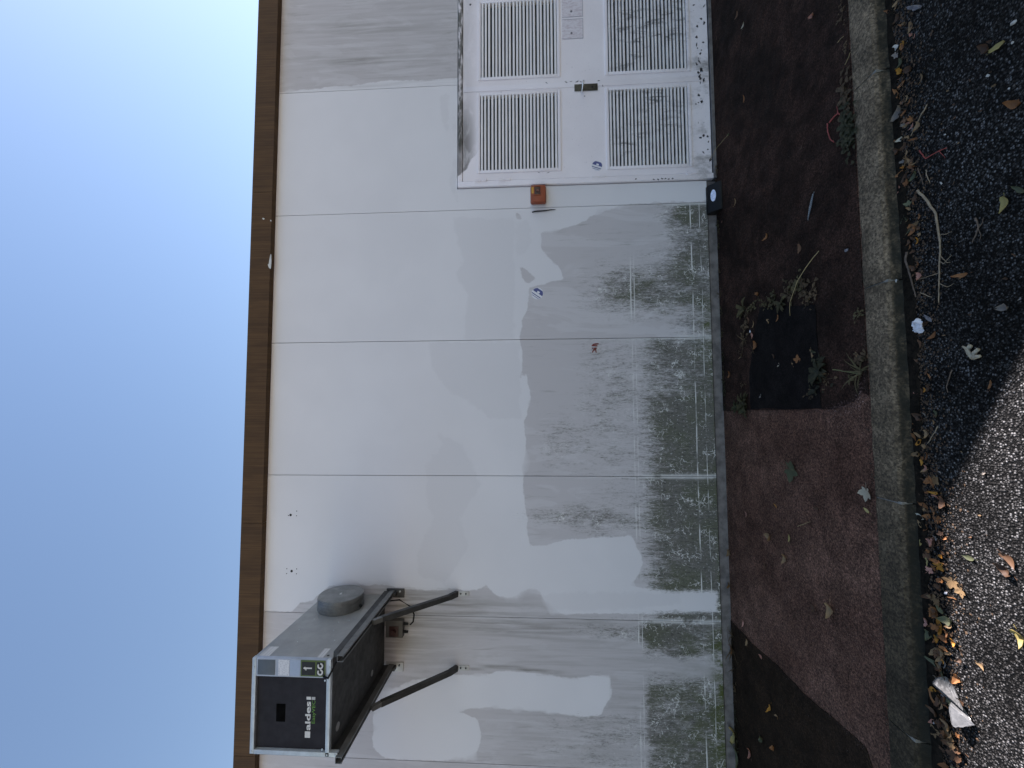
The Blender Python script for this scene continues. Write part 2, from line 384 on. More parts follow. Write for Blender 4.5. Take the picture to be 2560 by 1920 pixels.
OLD_MAIN = [(1.833, 0.048), (1.837, 0.647), (1.816, 0.85), (1.772, 1.03), (1.695, 1.152), (1.644, 1.297), (1.604, 1.418), (1.589, 1.549), (1.465, 1.555), (1.377, 1.505), (1.275, 1.397), (1.164, 1.351), (1.125, 1.531), (1.097, 1.67), (0.914, 1.675), (0.793, 1.724), (0.635, 1.745), (0.49, 1.733), (0.417, 1.727), (0.369, 1.734), (0.365, 1.737), (0.272, 1.754), (0.317, 1.694), (0.245, 1.676), (0.161, 1.662), (0.078, 1.667), (-0.005, 1.684), (-0.1, 1.72), (-0.23, 1.703), (-0.347, 1.698), (-0.464, 1.711), (-0.57, 1.723), (-0.639, 1.73), (-0.813, 1.713), (-0.928, 1.702), (-1.043, 1.691), (-1.171, 1.667), (-1.17, 1.576), (-1.125, 1.402), (-1.1, 1.171), (-1.086, 0.942), (-1.065, 0.805), (-1.168, 0.758), (-1.3, 0.713), (-1.408, 0.764), (-1.493, 0.826), (-1.511, 0.646), (-1.519, 0.407), (-1.481, 0.192), (-1.515, 0.116), (-1.514, 0.051), (-1.495, -0.044), (1.837, -0.163)]
OLD_LEFT = [(-1.768, 4.038), (-1.763, 3.963), (-1.776, 3.863), (-1.77, 3.775), (-1.688, 3.701), (-1.662, 3.581), (-1.592, 3.517), (-1.544, 3.452), (-1.521, 3.235), (-1.524, 2.965), (-1.553, 2.75), (-1.564, 2.569), (-1.555, 2.42), (-1.542, 2.273), (-1.568, 2.247), (-1.548, 2.133), (-1.498, 2.058), (-1.599, 1.97), (-1.621, 1.871), (-1.608, 1.783), (-1.571, 1.746), (-1.536, 1.684), (-1.544, 1.622), (-1.568, 1.585), (-1.651, 1.549), (-1.736, 1.5), (-1.726, 1.012), (-1.722, 0.412), (-1.714, 0.07), (-1.786, -0.034), (-3.478, 0.026), (-3.687, 4.187)]
NEW_LEFT = [(-2.404, 2.899), (-2.318, 2.689), (-2.258, 2.375), (-2.257, 2.167), (-2.214, 1.873), (-2.244, 1.505), (-2.269, 1.338), (-2.228, 1.166), (-2.229, 1.009), (-2.38, 1.0), (-2.439, 1.025), (-2.546, 1.087), (-2.575, 1.207), (-2.558, 1.388), (-2.535, 1.63), (-2.526, 1.874), (-2.523, 2.121), (-2.553, 2.245), (-2.564, 2.291), (-2.581, 2.208), (-2.611, 2.136), (-2.692, 2.103), (-2.809, 2.103), (-2.937, 2.156), (-2.97, 2.475), (-2.974, 2.944), (-2.875, 3.035), (-2.597, 3.024)]
TRI = [(1.284, 1.746), (1.11, 1.688), (1.172, 1.615), (1.245, 1.675)]
NOTCH = [(1.781, 1.772), (1.723, 1.764), (1.731, 1.684), (1.747, 1.733)]
OLD_RIGHT = [(3.10, 2.312), (3.085, 2.7), (3.10, 3.0), (3.07, 3.3), (3.05, 3.9), (3.02, 4.12), (9.5, 4.12), (9.5, .05), (3.94, .05), (3.94, 2.312)]
TONES = [[(1.758, 2.371), (1.367, 2.263), (1.24, 2.326), (1.025, 2.22), (0.625, 2.261), (0.619, 1.796), (1.74, 1.79)],
         [(0.617, 2.577), (0.357, 2.533), (0.148, 2.364), (0.086, 2.219), (-0.079, 2.012), (-0.08, 1.746), (0.605, 1.742)],
         [(-0.2, 2.487), (-0.303, 2.445), (-0.486, 2.589), (-0.708, 2.596), (-0.948, 2.524), (-1.268, 2.666), (-1.446, 2.643), (-1.509, 2.419), (-1.183, 2.196), (-0.946, 2.299), (-0.665, 2.095), (-0.303, 2.259)],
         [(2.728, 2.374), (2.37, 2.33), (2.064, 2.385), (1.886, 2.307), (2.726, 2.331)],
         [(2.936, 2.493), (2.688, 2.47), (2.574, 2.417), (2.685, 2.396), (2.932, 2.406)],
         [(1.696, 1.778), (1.354, 1.779), (1.415, 1.675), (1.606, 1.632), (1.736, 1.673)],
         [(-1.594, 1.721), (-1.701, 1.623), (-1.717, 1.279), (-1.684, 0.83), (-1.627, 0.41), (-1.545, 0.407), (-1.549, 1.253)]]
def ramp(v, a, b): return np.clip((v-a)/(b-a), 0, 1)**2*(3-2*np.clip((v-a)/(b-a), 0, 1))
def blob(x, z, cx, cz, rx, rz): return np.exp(-((x-cx)/rx)**2-((z-cz)/rz)**2)
def fields(pts):
    x, z = pts[:, 0], pts[:, 1]
    old = np.maximum(sdf(pts, OLD_MAIN), np.maximum(sdf(pts, OLD_LEFT), np.maximum(sdf(pts, TRI), sdf(pts, OLD_RIGHT))))
    old = np.maximum(old, sdf(pts, NOTCH))
    old = np.minimum(old, -sdf(pts, NEW_LEFT))
    tone = np.max([sdf(pts, t) for t in TONES], axis=0)
    a = ramp(z, .80, .45)*.58+ramp(z, .40, .12)*.10
    a *= np.where(x > 1.824, .0, 1); a += np.where(x > 1.824, ramp(z, .35, .1)*.12*(x < 2.03), 0)
    # the panel beside the door is only touched in its middle and foot
    p2 = (x > .624) & (x <= 1.824)
    a = np.where(p2, .08*ramp(z, 1.5, .9)+ramp(z, .55, .10)*.52+blob(x, z, 1.05, .75, .22, .42)*.62+blob(x, z, 1.72, .25, .12, .25)*.4+blob(x, z, 1.30, .35, .4, .22)*.25, a)
    p3 = (x > -.576) & (x <= .624)
    a = np.where(p3, a*np.where(x > .1, .78, 1.12)+blob(x, z, -.3, 1.45, .22, .22)*.30+.21*ramp(z, 1.7, .9)+blob(x, z, .1, 1.0, .5, .3)*.14, a)
    p4 = (x > -1.776) & (x <= -.576)
    a = np.where(p4, a*1.08+blob(x, z, -.93, 1.35, .09, .5)*.42+.23*ramp(z, 1.7, .9)+blob(x, z, -1.25, 1.05, .2, .3)*.12, a)
    cut = ramp(sdf(pts, [(-1.084, 0.769), (-1.3, 0.689), (-1.444, 0.765), (-1.52, 0.646), (-1.511, 0.169), (-1.515, 0.087), (-1.703, 0.105), (-1.718, 0.795), (-1.737, 1.623), (-1.094, 1.618)]), -.02, .05)
    a *= 1-.97*cut
    p5 = x <= -1.776
    a5 = ramp(z, .80, .66)*.72+blob(x, z, -1.86, 1.15, .06, .6)*.3+blob(x, z, -1.90, .72, .09, .30)*.35
    a5 = a5*(1-.85*blob(x, z, -2.14, .4, .13, .9))+blob(x, z, -2.03, .38, .05, .14)*.35
    a5 = np.maximum(a5, .22*ramp(x, -2.45, -2.6)*ramp(z, 1.9, 1.5)+.10*ramp(z, 1.5, .9))
    a = np.where(p5, a5, a)
    a = np.where(x < -2.976, ramp(z, 1.1, .4)*.6, a)
    a = np.where(x > 3.93, ramp(z, .7, .2)*.4, a)
    moss = np.where(x < -1.85, ramp(z, .22, .10)*.9, 0)+blob(x, z, -2.6, .3, .35, .14)*.6+blob(x, z, .735, .13, .05, .04)*1.2+np.where(x < .6, ramp(z, .115, .09)*.3, 0)
    # dirt; under the ventilation unit its shade is painted in as well
    d = np.where(x > 3.03, .10+.16*ramp(z, 4.1, 3.2), 0)*(old > -.05)
    for cx, s_ in ((3.30, .05), (3.62, .05)): d += blob(x, z, cx+.06*(z-3), 3.35, s_, .55)*.42
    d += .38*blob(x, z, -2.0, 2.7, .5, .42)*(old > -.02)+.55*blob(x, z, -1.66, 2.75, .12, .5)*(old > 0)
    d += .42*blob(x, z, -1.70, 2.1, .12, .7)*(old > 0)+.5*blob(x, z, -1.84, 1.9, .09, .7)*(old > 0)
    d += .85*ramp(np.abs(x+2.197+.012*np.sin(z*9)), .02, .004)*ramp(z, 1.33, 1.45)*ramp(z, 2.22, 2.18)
    d += .75*blob(x, z, -1.86, 2.90, .26, .16)+.30*ramp(z, 4.03, 4.10)  # first term: soot plus painted shade below the ventilation unit
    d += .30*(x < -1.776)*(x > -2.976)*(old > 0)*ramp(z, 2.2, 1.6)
    d += .5*ramp(z, .11, .087)*(x < 1.8)
    jd = np.min(np.abs(x[:, None]-np.asarray(JX)[None]), axis=1)
    return dict(old=np.clip(old, -.4, .4), tone=np.clip(tone, -.4, .4), alg=np.clip(a, 0, 1), moss=np.clip(moss, 0, 1), dirt=np.clip(d, 0, .95), joint=ramp(jd, .03, .006))
def panel(x0, x1):
    step = .024 if -3.2 < x0 < 4.3 else .12
    def lines(a, b, extra):
        L = list(np.linspace(a, b, max(2, int(round((b-a)/step))+1)))
        for e in extra:
            if a < e < b:
                i = int(np.argmin([abs(v-e) for v in L[1:-1]]))+1; L[i] = e
        return L
    notch = x1 > DOOR[0] and x0 < DOOR[1]
    xs = lines(x0, x1, DOOR[:2]); zs = lines(BOT, TOP, (DOOR[2],))
    pts = np.array([(xx, zz) for zz in zs for xx in xs]); nx = len(xs)
    v = [(px, 0.0, pz) for px, pz in pts]; f = []; used = {}
    for j in range(len(zs)-1):
        for i in range(nx-1):
            cx, cz = (xs[i]+xs[i+1])/2, (zs[j]+zs[j+1])/2
            if notch and DOOR[0] < cx < DOOR[1] and cz < DOOR[2]: continue
            q = (j*nx+i, j*nx+i+1, (j+1)*nx+i+1, (j+1)*nx+i); f.append(q)
            for a in range(4):
                e = (q[a], q[(a+1) % 4]); k = tuple(sorted(e))
                used[k] = None if k in used else e
    back = {}
    for e in list(used.values()):
        if e is None: continue
        for t in e:
            if t not in back: back[t] = len(v); v.append((v[t][0], .045, v[t][2]))
        f.append((e[1], e[0], back[e[0]], back[e[1]]))
    m = bpy.data.meshes.new('wall_panel'); m.from_pydata(v, [], f); m.materials.append(M['wall'])
    P2 = np.array([(a, c) for a, b, c in v])
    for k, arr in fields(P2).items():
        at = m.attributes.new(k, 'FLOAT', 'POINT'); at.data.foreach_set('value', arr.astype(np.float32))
    return link('wall_panel', m, bld)
panels = []
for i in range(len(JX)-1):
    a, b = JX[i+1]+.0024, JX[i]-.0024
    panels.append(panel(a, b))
XL, XR = JX[-1], JX[0]
MB().box(XL+.01, XR-.01, .045, 9.0, -.15, 4.16).build('core', M['joint'], bld)
MB().box(XL, DOOR[0]-.002, .010, .044, -.1, .076).build('plinth', M['plinth'], bld)
MB().box(DOOR[1]+.002, XR, .010, .044, -.1, .076).build('plinth', M['plinth'], bld)
FX = [XL-.05, -2.95, -.99, 2.025, 5.03, XR+.05]
for a, b in zip(FX[:-1], FX[1:]):
    MB().prism([(-.062, 4.034), (-.062, 4.226), (-.045, 4.238), (.06, 4.238), (.06, 4.226), (-.048, 4.220), (-.048, 4.040), (.0, 4.040), (.0, 4.034)], 'x', a+.0015, b-.0015).build('fascia_board', M['fascia'], bld)
MB().box(XL-.04, XR+.04, .061, 9.05, 4.161, 4.232).build('roof', plain('roof_felt', (.09, .09, .09), .95), bld)
pk = plain('peeled_primer', (.55, .55, .52), .7)
for pts in ([(1.436, 4.032), (1.395, 4.039), (1.345, 4.046), (1.339, 4.054), (1.307, 4.041), (1.299, 4.024), (1.357, 4.02), (1.433, 4.023)],
            [(1.775, 4.121), (1.782, 4.113), (1.771, 4.096), (1.762, 4.11)], [(1.76, 4.044), (1.757, 4.033), (1.744, 4.032), (1.749, 4.043)]):
    MB().prism(pts, 'y', -.0635, -.0625).build('peeled_patch', pk, bld)
# holes left by an old fixing
hole = plain('drill_hole', (.012, .012, .012), .9)
def disc(mb, cx, cz, r, y0, y1, n=12):
    return mb.prism([(cx+r*math.cos(2*math.pi*k/n), cz+r*math.sin(2*math.pi*k/n)) for k in range(n)], 'y', y0, y1)
P_AC = panels[[i for i in range(len(JX)-1) if abs(JX[i]+.576) < .01][0]]
for cx, cz, pat in ((-.93, 3.812, ((.035, -.055), (-.006, -.055), (-.005, .02))), (-1.42, 3.789, ((.02, .045), (.02, -.045), (-.022, .045), (-.022, -.045)))):
    disc(MB(), cx, cz, .011, -.0012, .002).build('drill_hole', hole, P_AC)
    for dx, dz in pat: disc(MB(), cx+dx, cz+dz, .0045, -.0012, .002, 8).build('drill_hole', hole, P_AC)

# ------------------------------------------------------------------ door (parts of the building)
F0 = -.022
fr = MB().box(2.033, 2.081, F0, .04, .03, 2.309).box(3.879, 3.927, F0, .04, .03, 2.309).box(2.0815, 3.8785, F0, .04, 2.266, 2.309)
fr.build('door_frame', M['door'], bld, bevel=.003)
MB().box(2.020, 3.940, .030, .0435, .0, 2.319).build('door_back', M['void'], bld)
MB().box(2.033, 3.927, -.03, .028, -.02, .03).build('door_sill', M['plinth'], bld)
VENTS = ((2.180, 2.888, 1.392, 2.102), (2.172, 2.886, .234, .932), (3.066, 3.790, 1.392, 2.095), (3.060, 3.770, .228, .930))
def leaf(x0, x1, vents, name='door_leaf'):
    L = bpy.data.objects.new(name, None)
    xs = sorted({x0, x1, *[v[0] for v in vents], *[v[1] for v in vents]}); zs = sorted({.04, 2.262, *[v[2] for v in vents], *[v[3] for v in vents]})
    mb = MB()
    for i in range(len(xs)-1):
        for j in range(len(zs)-1):
            cx, cz = (xs[i]+xs[i+1])/2, (zs[j]+zs[j+1])/2
            if any(v[0] < cx < v[1] and v[2] < cz < v[3] for v in vents): continue
            mb.box(xs[i], xs[i+1], -.016, .022, zs[j], zs[j+1])
    m = mb.mesh(name, M['door']); bm = bmesh.new(); bm.from_mesh(m)
    bmesh.ops.remove_doubles(bm, verts=bm.verts, dist=1e-4)
    fs = {}
    for f in bm.faces: fs.setdefault(tuple(round(c, 3) for c in f.calc_center_median()), []).append(f)
    bmesh.ops.delete(bm, geom=[f for g in fs.values() if len(g) > 1 for f in g], context='FACES'); bm.to_mesh(m); bm.free()
    o = link(name, m, bld)
    for (a, b, c, d) in vents:
        w = .027; fm = MB()
        fm.box(a-w, b+w, -.026, -.0165, d+.0005, d+w).box(a-w, b+w, -.026, -.0165, c-w, c-.0005).box(a-w, a-.0005, -.026, -.0165, c, d).box(b+.0005, b+w, -.026, -.0165, c, d)
        fm.build('louvre_frame', M['door'], o, bevel=.003)
        n = 22; pitch = (d-c)/n; sm = None
        for k in range(n):
            z = c+pitch*(k+.5)
            if sm is None:
                sm = MB().prism([(-.021, -.0105), (-.0245, -.0065), (-.0245, .0060), (-.021, .0098), (.012, .0125), (.014, .0105), (-.010, .004), (-.012, -.006)], 'x', a+.0005, b-.0005).mesh('slat', M['slat'])
            s_ = link('slat', sm, o); s_.location = (random.uniform(-.0004, .0004), random.uniform(-.001, .001), z); s_.rotation_euler = (random.uniform(-.03, .03), random.uniform(-.0006, .0006), 0)
    return o
dl = leaf(2.085, 2.9545, VENTS[:2]); dr = leaf(2.9575, 3.875, VENTS[2:])
MB().box(2.935, 2.985, -.0205, -.0165, .045, 2.258).build('meeting_strip', M['door'], dr, bevel=.0015)
for z0, z1 in ((2.042, 2.15), (1.827, 1.934), (.981, 1.092), (.18, .26)):
    mb = MB(); h = (z1-z0)
    for a, b in ((0, .44), (.52, 1)):
        mb.tube([(2.083, F0-.004, z0+h*a), (2.083, F0-.004, z0+h*b)], .0085, 10)
    mb.box(2.089, 2.104, F0-.0005, -.0165, z0, z0+h*.44); mb.box(2.064, 2.077, F0-.003, F0-.0002, z0+h*.52, z1)
    mb.build('hinge', M['door'], dl)
# handle
MB().box(2.892, 2.958, -.0225, -.0207, 1.028, 1.238).build('lock_plate', M['steel_dark'], dl, bevel=.001)
hd = MB(); hd.tube([(2.938, -.022, 1.165), (2.938, -.062, 1.165)], .009, 10)
hd.tube([(2.958, -.062, 1.158), (2.938, -.064, 1.162), (2.90, -.066, 1.168), (2.862, -.066, 1.173), (2.850, -.060, 1.174)], [.007, .008, .007, .006, .005], 10)
hd.build('lever_handle', M['chrome'], dl, True)
disc(MB(), 2.926, 1.075, .009, -.0235, -.0226).build('keyhole', M['void'], dl)
# squares left where small signs were torn off
torn = None
def torn_material():
    m, nt, b = mat('torn_sign_glue'); n = N(nt); p = n.pos()
    f = n.ss(n.noise(n.scale(p, 60, 1, 18), 1, 6, .75, 1.2), .46, .58)
    col = n.mix(n.m('MULTIPLY', f, .5), (.74, .70, .735), (.46, .36, .39))
    n.put(b.inputs['Base Color'], col); b.inputs['Roughness'].default_value = .7
    return m
torn = torn_material()
for (a, b) in ((3.400, 3.592), (3.612, 3.795)):
    sq = MB().box(a, b, -.0182, -.0163, 1.150, 1.343).build('sign_backing', torn, dr)
    sp = MB(); sp.box(a, a+.004, -.0195, -.0183, 1.150, 1.343).box(b-.004, b, -.0195, -.0183, 1.150, 1.343).box(a+.004, b-.004, -.0195, -.0183, 1.150, 1.154)
    sp.build('glue_edge', plain('glue_edge', (.36, .35, .40), .8), dr)
    disc(MB(), a+.055, 1.257, .010, -.0192, -.0183).build('fixing_spot', plain('fixing_spot', (.14, .13, .15), .8), dr)
# chips in the paint, down to the metal
def ragged(mb, cx, cz, rx, rz, y, n=13):
    t = random.uniform(-.7, .7); ct, st = math.cos(t), math.sin(t); P_ = []
    for k in range(n):
        a, b = rx*random.uniform(.35, 1.15)*math.cos(2*math.pi*k/n), rz*random.uniform(.35, 1.15)*math.sin(2*math.pi*k/n); P_.append((cx+a*ct-b*st, cz+a*st+b*ct))
    mb.prism(P_, 'y', y-.0006, y)
for (cx, cz, rx, rz) in [(2.985, 1.314, 0.005, 0.016), (2.987, 1.267, 0.004, 0.012), (2.984, 1.213, 0.005, 0.02), (2.98, 1.178, 0.004, 0.012), (2.982, 1.018, 0.005, 0.012), (2.932, 0.982, 0.01, 0.004), (2.986, 1.489, 0.003, 0.014), (2.922, 1.908, 0.003, 0.012), (2.846, 1.147, 0.004, 0.008), (2.14, 1.483, 0.003, 0.016), (2.143, 1.566, 0.002, 0.02), (3.795, 2.194, 0.012, 0.012)]:
    mb = MB(); ragged(mb, cx, cz, rx, rz, -.0208 if cx > 2.93 and cx < 2.99 else -.0164); mb.build('paint_chip', M['chip'], dl if cx < 2.93 else dr)
for (cx, cz) in [(2.048, 0.705), (2.039, 0.55), (2.037, 0.51), (2.043, 0.476), (2.042, 0.447), (2.037, 0.419), (2.042, 0.385)]:
    mb = MB(); ragged(mb, cx, cz, .008, .011, F0-.0002); mb.build('paint_chip', M['chip'], bld)
for k in range(14):
    mb = MB(); ragged(mb, random.choice([2.2, 2.3, 2.42, 2.75, 2.9])+random.gauss(0, .03), random.uniform(.05, .16), random.uniform(.006, .022), random.uniform(.005, .014), -.0164); mb.build('paint_chip', M['chip'], dl)
for k in range(16):
    mb = MB(); ragged(mb, random.uniform(3.0, 3.7), random.uniform(.05, .16), random.uniform(.006, .026), random.uniform(.005, .018), -.0164); mb.build('paint_chip', M['chip'], dr)
for k in range(5):
    mb = MB(); ragged(mb, random.uniform(2.92, 3.04), random.uniform(.06, .15), random.uniform(.01, .03), random.uniform(.008, .014), -.0206); mb.build('paint_chip', M['chip'], dr)

# ------------------------------------------------------------------ stickers, alarm box, bait station
stk_w = plain('sticker_white', (.72, .73, .78), .4, var=.06); stk_b = plain('sticker_blue', (.06, .08, .24), .4)
def sticker(name, cx, cz, r, y, label, ang, torn_=False):
    e = empty(name, (cx, y, cz), label, 'sticker', 'round stickers')
    def half(a0, a1, off, rr):
        return None
    n = 28; pts = [(r*math.cos(2*math.pi*k/n), r*math.sin(2*math.pi*k/n)) for k in range(n)]
    if torn_: pts = [p for p in pts if not (p[0] > r*.2 and p[1] > r*.45)]
    o = MB().prism(pts, 'y', -.0008, 0).build('backing', stk_w, e); o.rotation_euler = (0, ang, 0)
    def band(z0, z1, m, nm, x0=-1, x1=1, yy=-.0014):
        P_ = []
        for t in np.linspace(z0, z1, 6): P_.append((min(x1, math.sqrt(max(0, .90-t*t)))*r, t*r))
        for t in np.linspace(z1, z0, 6): P_.append((max(x0, -math.sqrt(max(0, .90-t*t)))*r, t*r))
        b = MB().prism(P_, 'y', yy, -.0009).build(nm, m, e); b.rotation_euler = (0, ang, 0)
    band(-.80, -.06, stk_b, 'blue_band'); band(.30, .44, stk_b, 'blue_line'); band(.62, .70, stk_b, 'blue_line')
    band(-.42, -.10, stk_w, 'white_mark', -.25, .2, -.0018)
    return e
sticker('round_sticker', 1.037, 1.59, .053, -.0005, 'round blue and white sticker on the painted wall between alarm box and panel joint', R_(-55))
sticker('round_sticker', 2.186, 1.046, .048, -.0168, 'torn blue and white sticker on the door beside its louvre', R_(-70), True)

al = empty('alarm_box', (1.937, 0, 1.575), 'orange call point box with a dark window on the wall beside the door', 'alarm box')
org = plain('orange_plastic', (.255, .052, .016), .45, var=.15); dk = plain('dark_red_window', (.035, .008, .008), .25); yl = plain('yellow_label', (.50, .27, .03), .5)
local(MB().box(1.862, 2.008, -.020, -.0005, 1.505, 1.645).build('back_plate', org, bevel=.004), al)
local(MB().box(1.842, 1.996, -.080, -.0205, 1.510, 1.640).build('housing', org, bevel=.008), al)
local(MB().box(1.905, 1.978, -.0825, -.0798, 1.556, 1.608).build('window', dk, bevel=.001), al)
mb = MB(); mb.box(1.900, 1.983, -.086, -.0802, 1.6085, 1.613).box(1.900, 1.983, -.086, -.0802, 1.551, 1.5555).box(1.900, 1.9045, -.086, -.0802, 1.5555, 1.6085).box(1.9785, 1.983, -.086, -.0802, 1.5555, 1.6085)
local(mb.build('window_bezel', org), al)
local(disc(MB(), 1.941, 1.580, .012, -.090, -.0826, 16).build('push_button', plain('button', (.12, .03, .025), .35)), al)
local(MB().box(1.918, 1.976, -.0812, -.0802, 1.616, 1.635).build('yellow_label', yl), al)

bt = empty('bait_station', (1.83, -.075, 0), 'black plastic bait station with a white oval sticker at the foot of the wall', 'bait box')
blk = plain('black_plastic', (.007, .007, .007), .5, spec=.2)
local(MB().prism([(.004, .006), (.004, .085), (-.012, .098), (-.040, .095), (-.118, .030), (-.128, .006)], 'x', 1.705, 1.955).build('housing', blk, bevel=.008), bt)
# sloping lid and its sticker
n_ = Vector((0, -.065, .078)).normalized()
ov = MB(); ctr = Vector((1.845, -.079, .0622))+n_*.0012; ax = Vector((1, 0, 0)); ay = n_.cross(ax)
ov.v = [tuple(ctr+ax*(.052*math.cos(2*math.pi*k/24))+ay*(.024*math.sin(2*math.pi*k/24))) for k in range(24)]+[tuple(ctr+n_*.001+ax*(.052*math.cos(2*math.pi*k/24))+ay*(.024*math.sin(2*math.pi*k/24))) for k in range(24)]
ov.f = [tuple(range(24)), tuple(reversed(range(24, 48)))]+[(k, (k+1) % 24, 24+(k+1) % 24, 24+k) for k in range(24)]
local(ov.build('oval_sticker', plain('sticker_pale', (.62, .66, .80), .35, var=.2, vs=60)), bt)

cs = MB().tube([(1.783, -.004, 1.632), (1.786, -.012, 1.60), (1.79, -.012, 1.52), (1.797, -.010, 1.46), (1.80, -.004, 1.42)], [.005, .006, .005, .004, .002], 6).build('cable_stub', blk, smooth=True)
tag(cs, 'short black cable stub hanging on the wall beside the orange box', 'cable')

# ------------------------------------------------------------------ ventilation unit
AX0, AX1, AY, AZ0, AZ1 = -2.197, -1.605, -.982, 2.942, 3.466
vu = empty('ventilation_unit', (-1.9, -.49, AZ0), 'grey box ventilation unit with a black front panel fixed high on the wall', 'ventilation unit')
galv = plain('grey_coated_sheet', (.30, .305, .30), .42, .25, .10, 6, spec=.4); galv_f = plain('frame_aluminium', (.50, .54, .56), .4, .35, .12, 12)
pan = plain('black_panel', (.021, .020, .0245), .7, var=.15, spec=.2)
vpart_bottom = plain('dark_underside', (.066, .066, .064), .7, .2, .35, 8)  # underside plate, darker than the casing
def vpart(mb, name, m, **k): return local(mb.build(name, m, **k), vu)
vpart(MB().box(AX0+.002, AX1, AY+.03, -.002, AZ0+.002, AZ1-.002), 'casing', galv, bevel=.004)
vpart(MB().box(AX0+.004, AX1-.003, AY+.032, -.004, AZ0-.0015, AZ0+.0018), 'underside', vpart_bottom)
for x0, x1, z0, z1 in ((AX0, AX1+.001, AZ1-.026, AZ1), (AX0, AX1+.001, AZ0, AZ0+.026), (AX0-.001, AX0+.026, AZ0-.055, AZ1-.0265)):
    vpart(MB().box(x0 if z1-z0 < .1 else x0, x1, AY, AY+.0295, z0, z1), 'front_bar', galv_f, bevel=.002)
vpart(MB().box(AX1-.112, AX1+.0012, AY+.001, AY+.0295, AZ0+.0265, AZ1-.0265), 'connection_column', plain('blue_grey_plastic', (.36, .40, .47), .45), bevel=.003)
vpart(MB().box(AX0+.027, AX1-.113, AY+.022, AY+.0292, AZ0+.027, AZ1-.027), 'front_panel', pan)
vpart(MB().box(-2.008, -1.898, AY+.0205, AY+.0219, 3.248, 3.308), 'panel_recess', plain('recess_black', (.002, .002, .002), .9, spec=.05))
white = plain('print_white', (.62, .62, .60), .6, var=.05); green = plain('print_green', (.10, .24, .03), .6, var=.05)
def text(body, x, y, z, size, m, parent, width=None, off=0, name='lettering', depth=.0004):
    cu = bpy.data.curves.new(name, 'FONT'); cu.body = body; cu.size = size; cu.extrude = depth; cu.offset = off; cu.resolution_u = 3
    t = bpy.data.objects.new(name, cu); C.objects.link(t); bpy.context.view_layer.update()
    me = bpy.data.meshes.new_from_object(t.evaluated_get(bpy.context.evaluated_depsgraph_get())); bpy.data.objects.remove(t); bpy.data.curves.remove(cu)
    V_ = np.array([v.co[:] for v in me.vertices]); x0, x1 = V_[:, 0].min(), V_[:, 0].max(); s = (width/(x1-x0)) if width else 1
    for v in me.vertices: cx, cy, cz = v.co; v.co = (x+(cx-x0)*s, y-cz, z+cy)
    me.materials.clear(); me.materials.append(m); me.name = name
    return local(link(name, me), parent)
yt = AY+.0212
text('aldes', -2.055, yt, 3.080, .048, white, vu, .178, .0012, 'brand_lettering')
text('EasyVEC', -2.012, yt, 3.050, .031, green, vu, .142, .0002, 'model_lettering')
vpart(MB().box(-2.101, -2.062, yt-.0005, yt+.0005, 3.079, 3.114), 'logo_square', white)
vpart(MB().box(-1.866, -1.848, yt-.0005, yt+.0005, 3.079, 3.108), 'logo_bar', white)
vpart(MB().box(-1.866, -1.848, yt-.0005, yt+.0005, 3.050, 3.074), 'logo_bar', plain('print_grey', (.4, .4, .4), .6))
yc = AY+.001
vpart(MB().box(-1.706, -1.612, yc-.002, yc-.0002, 3.312, 3.428), 'slate_label', plain('slate_film', (.085, .10, .115), .4), bevel=.0005)
def print_material(name, paper, ink, sx, sz):
    m, nt, b = mat(name); n = N(nt); p = n.pos()
    f = n.ss(n.noise(n.scale(p, sx, 1, sz), 1, 3, .7), .5, .56); col = n.mix(n.m('MULTIPLY', f, .6), paper, ink)
    n.put(b.inputs['Base Color'], col); b.inputs['Roughness'].default_value = .5
    return m
vpart(MB().box(-1.708, -1.610, yc-.002, yc-.0002, 3.216, 3.290), 'white_label', print_material('printed_label', (.62, .64, .68), (.36, .38, .44), 160, 90))
vpart(MB().box(-1.708, -1.610, yc-.0015, yc-.0002, 3.145, 3.214), 'blue_label', print_material('blue_label', (.33, .40, .52), (.30, .37, .48), 90, 60))
gm = plain('connector_green', (.075, .115, .022), .5); bkm = plain('connector_black', (.008, .009, .008), .6)
gb = vpart(MB().box(-1.708, -1.607, yc-.003, yc-.0002, 2.975, 3.140), 'connector_block', gm, bevel=.001)
vpart(MB().box(-1.699, -1.617, yc-.0045, yc-.0032, 3.043, 3.132), 'connector_window', bkm); vpart(MB().box(-1.699, -1.617, yc-.0045, yc-.0032, 2.984, 3.033), 'connector_window', bkm)
mb = MB().box(-1.659, -1.651, yc-.006, yc-.0047, 3.064, 3.108).box(-1.668, -1.659, yc-.006, yc-.0047, 3.100, 3.106); mb.prism([(-1.664, 3.108), (-1.646, 3.108), (-1.655, 3.122)], 'y', yc-.006, yc-.0047)
vpart(mb, 'arrow_mark', white)
for cx in (-1.639, -1.678):
    mb = MB(); n = 20
    for k in range(n-3):
        a0, a1 = 2*math.pi*k/n+.9, 2*math.pi*(k+1)/n+.9
        mb.prism([(cx+.019*math.cos(a), 3.008+.019*math.sin(a)) for a in (a0, a1)]+[(cx+.010*math.cos(a), 3.008+.010*math.sin(a)) for a in (a1, a0)], 'y', yc-.008, yc-.0047)
    vpart(mb, 'cable_gland', white)
